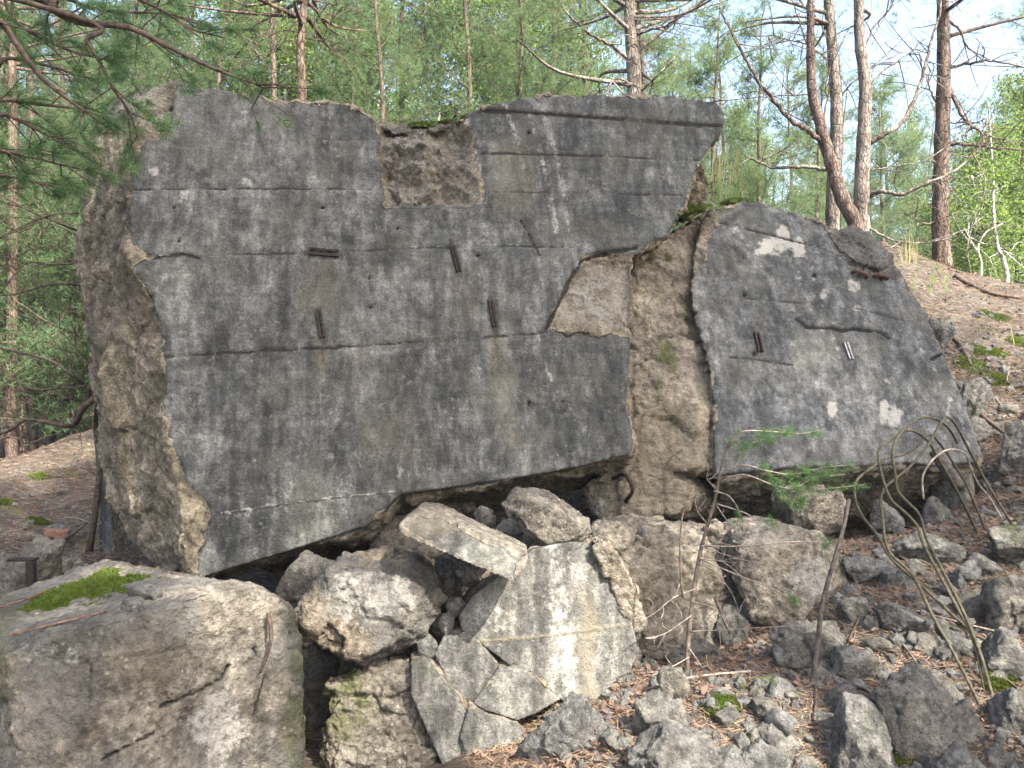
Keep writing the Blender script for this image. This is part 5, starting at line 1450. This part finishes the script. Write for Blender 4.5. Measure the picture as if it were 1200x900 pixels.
named_tree(0, 'thin second pine stem left of the reddish trunk above the slab', [(320, 260, 12), (321, 100, 12), (320, 60, 12), (319, 20, 12), (318, -200, 12)], .05, .03, [([(320, 50, 12), (300, 40, 12), (280, 20, 12)], .014)], bark=M_BARK_DARK, seed=9)
named_tree(0, 'white birch stem near the right edge on the crest', [(1178, 342, 11.6), (1180, 325, 11.6), (1176, 305, 11.6), (1168, 285, 11.6), (1164, 245, 11.6), (1164, 210, 11.6), (1161, 165, 11.6), (1158, 120, 11.6)], .038, .010,
           [([(1163, 240, 11.6), (1150, 215, 11.6), (1136, 205, 11.6)], .012), ([(1164, 230, 11.6), (1180, 215, 11.6)], .01), ([(1170, 290, 11.6), (1190, 300, 11.6)], .01)], bark=M_BIRCH, name='birch_tree', cat='birch tree', leaves=[(1160, 200, 11.6, 34, 26, 420), (1140, 235, 11.6, 30, 26, 260), (1185, 310, 12.5, 26, 22, 260), (1180, 250, 11.8, 26, 30, 240)], seed=10)
named_tree(0, 'thin pale sapling stem between the dark trunk and the birch', [(1148, 338, 11.4), (1150, 310, 11.4), (1146, 290, 11.4), (1156, 272, 11.4), (1175, 262, 11.4)], .022, .008, [([(1148, 300, 11.4), (1140, 285, 11.4), (1130, 268, 11.4)], .008)], bark=M_BIRCH, name='birch_sapling', cat='sapling', seed=11)
named_tree(0, 'dark red pine trunk at the far left behind the dead branches', [(14, 540, 12.5), (12, 480, 12.5), (14, 380, 12.5), (15, 260, 12.5), (15, 150, 12.5), (14, -100, 12.5)], .10, .06, [([(16, 300, 12.5), (50, 290, 12.4), (90, 296, 12.3)], .02), ([(14, 350, 12.5), (45, 370, 12.3), (80, 400, 12.2)], .02)], bark=M_BARK_RED, crown=(6.5, 9, 2.2, 500), seed=12)

# left pine just outside the picture, its boughs hang into view
base = np.array([-3.6, 3.3, H(-3.6, 3.3)[0]])
left = thing('pine_tree', base, 'pine whose dark boughs hang in from the upper left corner over the slab', 'pine tree')
tp = np.array([(0, 0, -.2), (.02, 0, 1.5), (-.03, .05, 3.2), (.0, .05, 5.0), (.02, 0, 8.6)])
mb = MB(); p = smooth_path(tp, 6); mb.tube(p, np.linspace(.13, .05, len(p)), 12); link('trunk', mb.mesh('trunk', M_BARK_DARK), left)
rl = np.random.default_rng(77)
boughs = [([(30, -8), (60, 10), (95, 26), (150, 32), (200, 56), (250, 80), (290, 95), (312, 104)], 3.7, 3.9, .014, 1.0),
          ([(-40, 18), (0, 26), (25, 60), (50, 92), (82, 118), (110, 138), (140, 158)], 3.4, 3.75, .011, .5),
          ([(84, 18), (102, 48), (122, 82), (134, 106), (152, 132), (163, 164)], 3.72, 3.85, .008, .7),
          ([(-50, 120), (0, 117), (45, 122), (90, 128), (140, 142)], 3.9, 4.3, .009, .5),
          ([(-50, 150), (0, 134), (30, 145), (60, 160), (90, 162)], 3.6, 3.9, .009, .5),
          ([(-40, -30), (0, 12), (40, 40), (90, 62), (150, 74)], 4.2, 4.7, .012, 1.4),
          ([(-40, 70), (10, 68), (60, 78), (110, 92), (155, 84)], 4.4, 4.9, .009, .9),
          ([(0, -40), (60, -10), (120, 12), (190, 16), (240, 30)], 4.3, 4.8, .010, 1.3),
          ([(-60, 190), (-10, 176), (40, 185), (85, 196)], 3.9, 4.2, .009, 1.1),
          ([(-60, 225), (-10, 205), (40, 214), (80, 222)], 4.5, 4.9, .009, 1.0),
          ([(110, -40), (150, -8), (190, 12), (225, 34), (262, 44)], 4.0, 4.3, .008, .8)]
cen, ax = [], []
tipj = []
for pts, d0, d1, r0, dens in boughs:
    w = np.array([P(a, b, d0 + (d1 - d0) * i / (len(pts) - 1)) for i, (a, b) in enumerate(pts)])
    root = np.array([base[0] + .05, base[1], w[0][2] + .25])
    w = np.vstack([root, w]) - base
    q = smooth_path(w, 6)
    mb = MB(); mb.tube(q, np.linspace(r0 * 1.8, .003, len(q)), 6)
    for k in range(int(15 * dens)):
        i = rl.integers(8, len(q) - 1)
        d = unit(unit(q[i] - q[i - 1]) + rl.normal(0, .65, 3) * (1, 1, .8) + (0, 0, -.08)); L = rl.uniform(.12, .38)
        e = q[i] + d * L; sp = smooth_path([q[i], (q[i] + e) / 2 + rl.normal(0, .025, 3), e], 4)
        mb.tube(sp, np.linspace(.0042, .0018, len(sp)), 4, False)
        m = rl.integers(3, 8)
        if rl.random() < .8:
            t = rl.uniform(.55, 1.0, m); ii = (t * (len(sp) - 1.01)).astype(int)
            cen.append(sp[ii] + rl.normal(0, .008, (m, 3))); ax.append(unit(sp[ii + 1] - sp[ii]))
        if rl.random() < .5:
            e2 = sp[len(sp) // 2] + unit(d + rl.normal(0, .7, 3)) * L * .5
            mb.tube(np.array([sp[len(sp) // 2], e2]), .0018, 4, False)
            cen.append(e2[None] + rl.normal(0, .01, (2, 3))); ax.append(np.repeat(unit(e2 - sp[len(sp) // 2])[None], 2, 0))
    link('limb', mb.mesh('limb', M_TWIG), left)
for (cx, cy, dd) in ((152, 150, 3.8), (165, 158, 3.82), (180, 140, 3.84), (192, 155, 3.86), (140, 132, 3.8), (160, 125, 3.8), (128, 158, 3.8), (200, 142, 3.86), (175, 118, 3.84), (290, 98, 3.9), (305, 105, 3.92), (225, 98, 3.9), (118, 150, 3.8)):
    m = 3; cen.append(np.array([P(cx + rl.normal(0, 4), cy + rl.normal(0, 4), dd) for _ in range(m)]) - base); ax.append(unit(rl.normal(0, .5, (m, 3)) + (.5, 0, -.3)))
mb = MB(); tuft_needles(mb, np.concatenate(cen), np.concatenate(ax), 34, .064, .0024, .95, .045); link('needles', mb.mesh('needles', M_NEEDLE_NEAR, False), left)
# crown above the frame
cen = rl.normal(0, 1, (900, 3)) * (.9, .9, .9) + (0, 0, 7.2); ax = unit(rl.normal(size=(900, 3)) + (0, 0, .4))
mb = MB(); tuft_needles(mb, cen, ax, 12, .09, .006, 1.0, .08); link('crown', mb.mesh('crown', M_NEEDLE, False), left)

# bare dead shrub at the left end of the slab
base = ground_at(96, 640); base = np.array([wx(104, 7.0), 7.0, H(wx(104, 7.0), 7.0)[0]])
shr = thing('dead_shrub', base, 'bare dead branches reaching left from the end of the big slab', 'shrub')
sd_ = 6.6
for pts, r in (([(104, 650), (116, 560), (112, 500), (114, 470), (110, 452)], .03), ([(112, 466), (98, 478), (88, 497), (76, 499), (50, 494), (30, 492), (10, 504), (-30, 520)], .026), ([(110, 456), (100, 452), (85, 440), (62, 424), (35, 416), (0, 408), (-30, 400)], .018), ([(108, 452), (100, 470), (92, 482), (86, 496)], .02),
               ([(110, 340), (95, 334), (60, 333), (35, 340), (8, 346), (-20, 344)], .013), ([(95, 308), (60, 310), (32, 308), (14, 326), (0, 344)], .010), ([(100, 452), (70, 455), (40, 456), (20, 444), (0, 430)], .010), ([(112, 410), (95, 395), (60, 380), (45, 372)], .007), ([(110, 430), (85, 404), (70, 385), (52, 360)], .006), ([(98, 440), (80, 420), (60, 395), (30, 372), (10, 355)], .006),
               ([(112, 440), (106, 425), (112, 405)], .012), ([(96, 470), (78, 466), (55, 455)], .006), ([(90, 250), (60, 252), (20, 268), (0, 278)], .008), ([(90, 270), (60, 258), (30, 245), (0, 236)], .010), ([(92, 276), (60, 262), (40, 262), (0, 280)], .006)):
    q = smooth_path(np.array([P(a, b, sd_ + .15 * math.sin(i * 1.3 + a)) for i, (a, b) in enumerate(pts)]) - base, 5)
    mb = MB(); mb.tube(q, np.linspace(r, max(.003, r * .4), len(q)), 6)
    for k in range(5):
        i = rl.integers(3, len(q) - 1); e = q[i] + unit(q[i] - q[i - 2] + rl.normal(0, .6, 3)) * rl.uniform(.1, .4)
        mb.tube(smooth_path([q[i], (q[i] + e) / 2 + rl.normal(0, .02, 3), e], 3), np.linspace(.0035, .0018, 7), 4, False)
    link('branch', mb.mesh('branch', M_TWIG), shr)

# grasses at the shoulder between the slabs and on the crest
def grass(px, py, dist, n, Lm, label, mat, sp=.25):
    b = np.array(P(px, py, dist)); z = H(b[0], b[1])[0]
    c = rl.normal(0, sp, (n, 3)) * (1, .6, 0)
    mb = MB()
    for i in range(n):
        L = Lm * rl.uniform(.5, 1.2); d = rl.normal(0, .28, 2)
        p = np.array([c[i], c[i] + (d[0] * L * .3, d[1] * L * .3, L * .6), c[i] + (d[0] * L * .9, d[1] * L * .9, L * (1 - abs(d[0]) * .5))])
        s = np.array([.0035, 0, 0]) * rl.uniform(.8, 1.5)
        v = np.array([p[0] - s, p[0] + s, p[1] - s * .8, p[1] + s * .8, p[2]])
        mb.add(v, [(2, 3, 4)], [(0, 1, 3, 2)], rl.random())
    return tag(link('grass_tuft', mb.mesh('grass_tuft', mat, False), None, b), label, 'grass')
grass(875, 245, 7.9, 14, .8, 'tall green grass behind the shoulder of the leaning slab', M_GRASS)
grass(822, 235, 7.6, 14, .35, 'dry straw coloured grass in the cleft between the slabs', M_DRYGRASS)
grass(1065, 310, 9.4, 18, .4, 'dry grass tuft on the crest behind the leaning slab', M_DRYGRASS, .1)
grass(1085, 345, 9.0, 12, .4, 'thin green yellow grass beside the upper slab edge', M_GRASS)
grass(1160, 405, 8.2, 14, .3, 'pale dry grass tuft in the middle of the right slope', M_DRYGRASS, .12)
grass(840, 215, 8.6, 22, .6, 'pale dry stalks behind the cleft between the slabs', M_DRYGRASS, .16)

# ------------------------------------------------------------------ haze
bm = bmesh.new(); bmesh.ops.create_cube(bm, size=1.0)
for v in bm.verts: v.co = Vector((v.co.x * 1700, v.co.y * 1700, 12 + v.co.z * 32))
me = bpy.data.meshes.new('haze'); bm.to_mesh(me); bm.free()
hm = bpy.data.materials.new('thin forest haze'); hm.use_nodes = True; nt = hm.node_tree; nt.nodes.clear()
ho = nt.nodes.new('ShaderNodeOutputMaterial'); hv = nt.nodes.new('ShaderNodeVolumePrincipled')
hv.inputs['Color'].default_value = (.92, .96, 1, 1); hv.inputs['Density'].default_value = .0011; hv.inputs['Anisotropy'].default_value = .3
nt.links.new(hv.outputs[0], ho.inputs['Volume']); me.materials.append(hm)
hz = link('haze', me); hz['kind'] = 'stuff'; hz['label'] = 'thin bright haze between the trees'
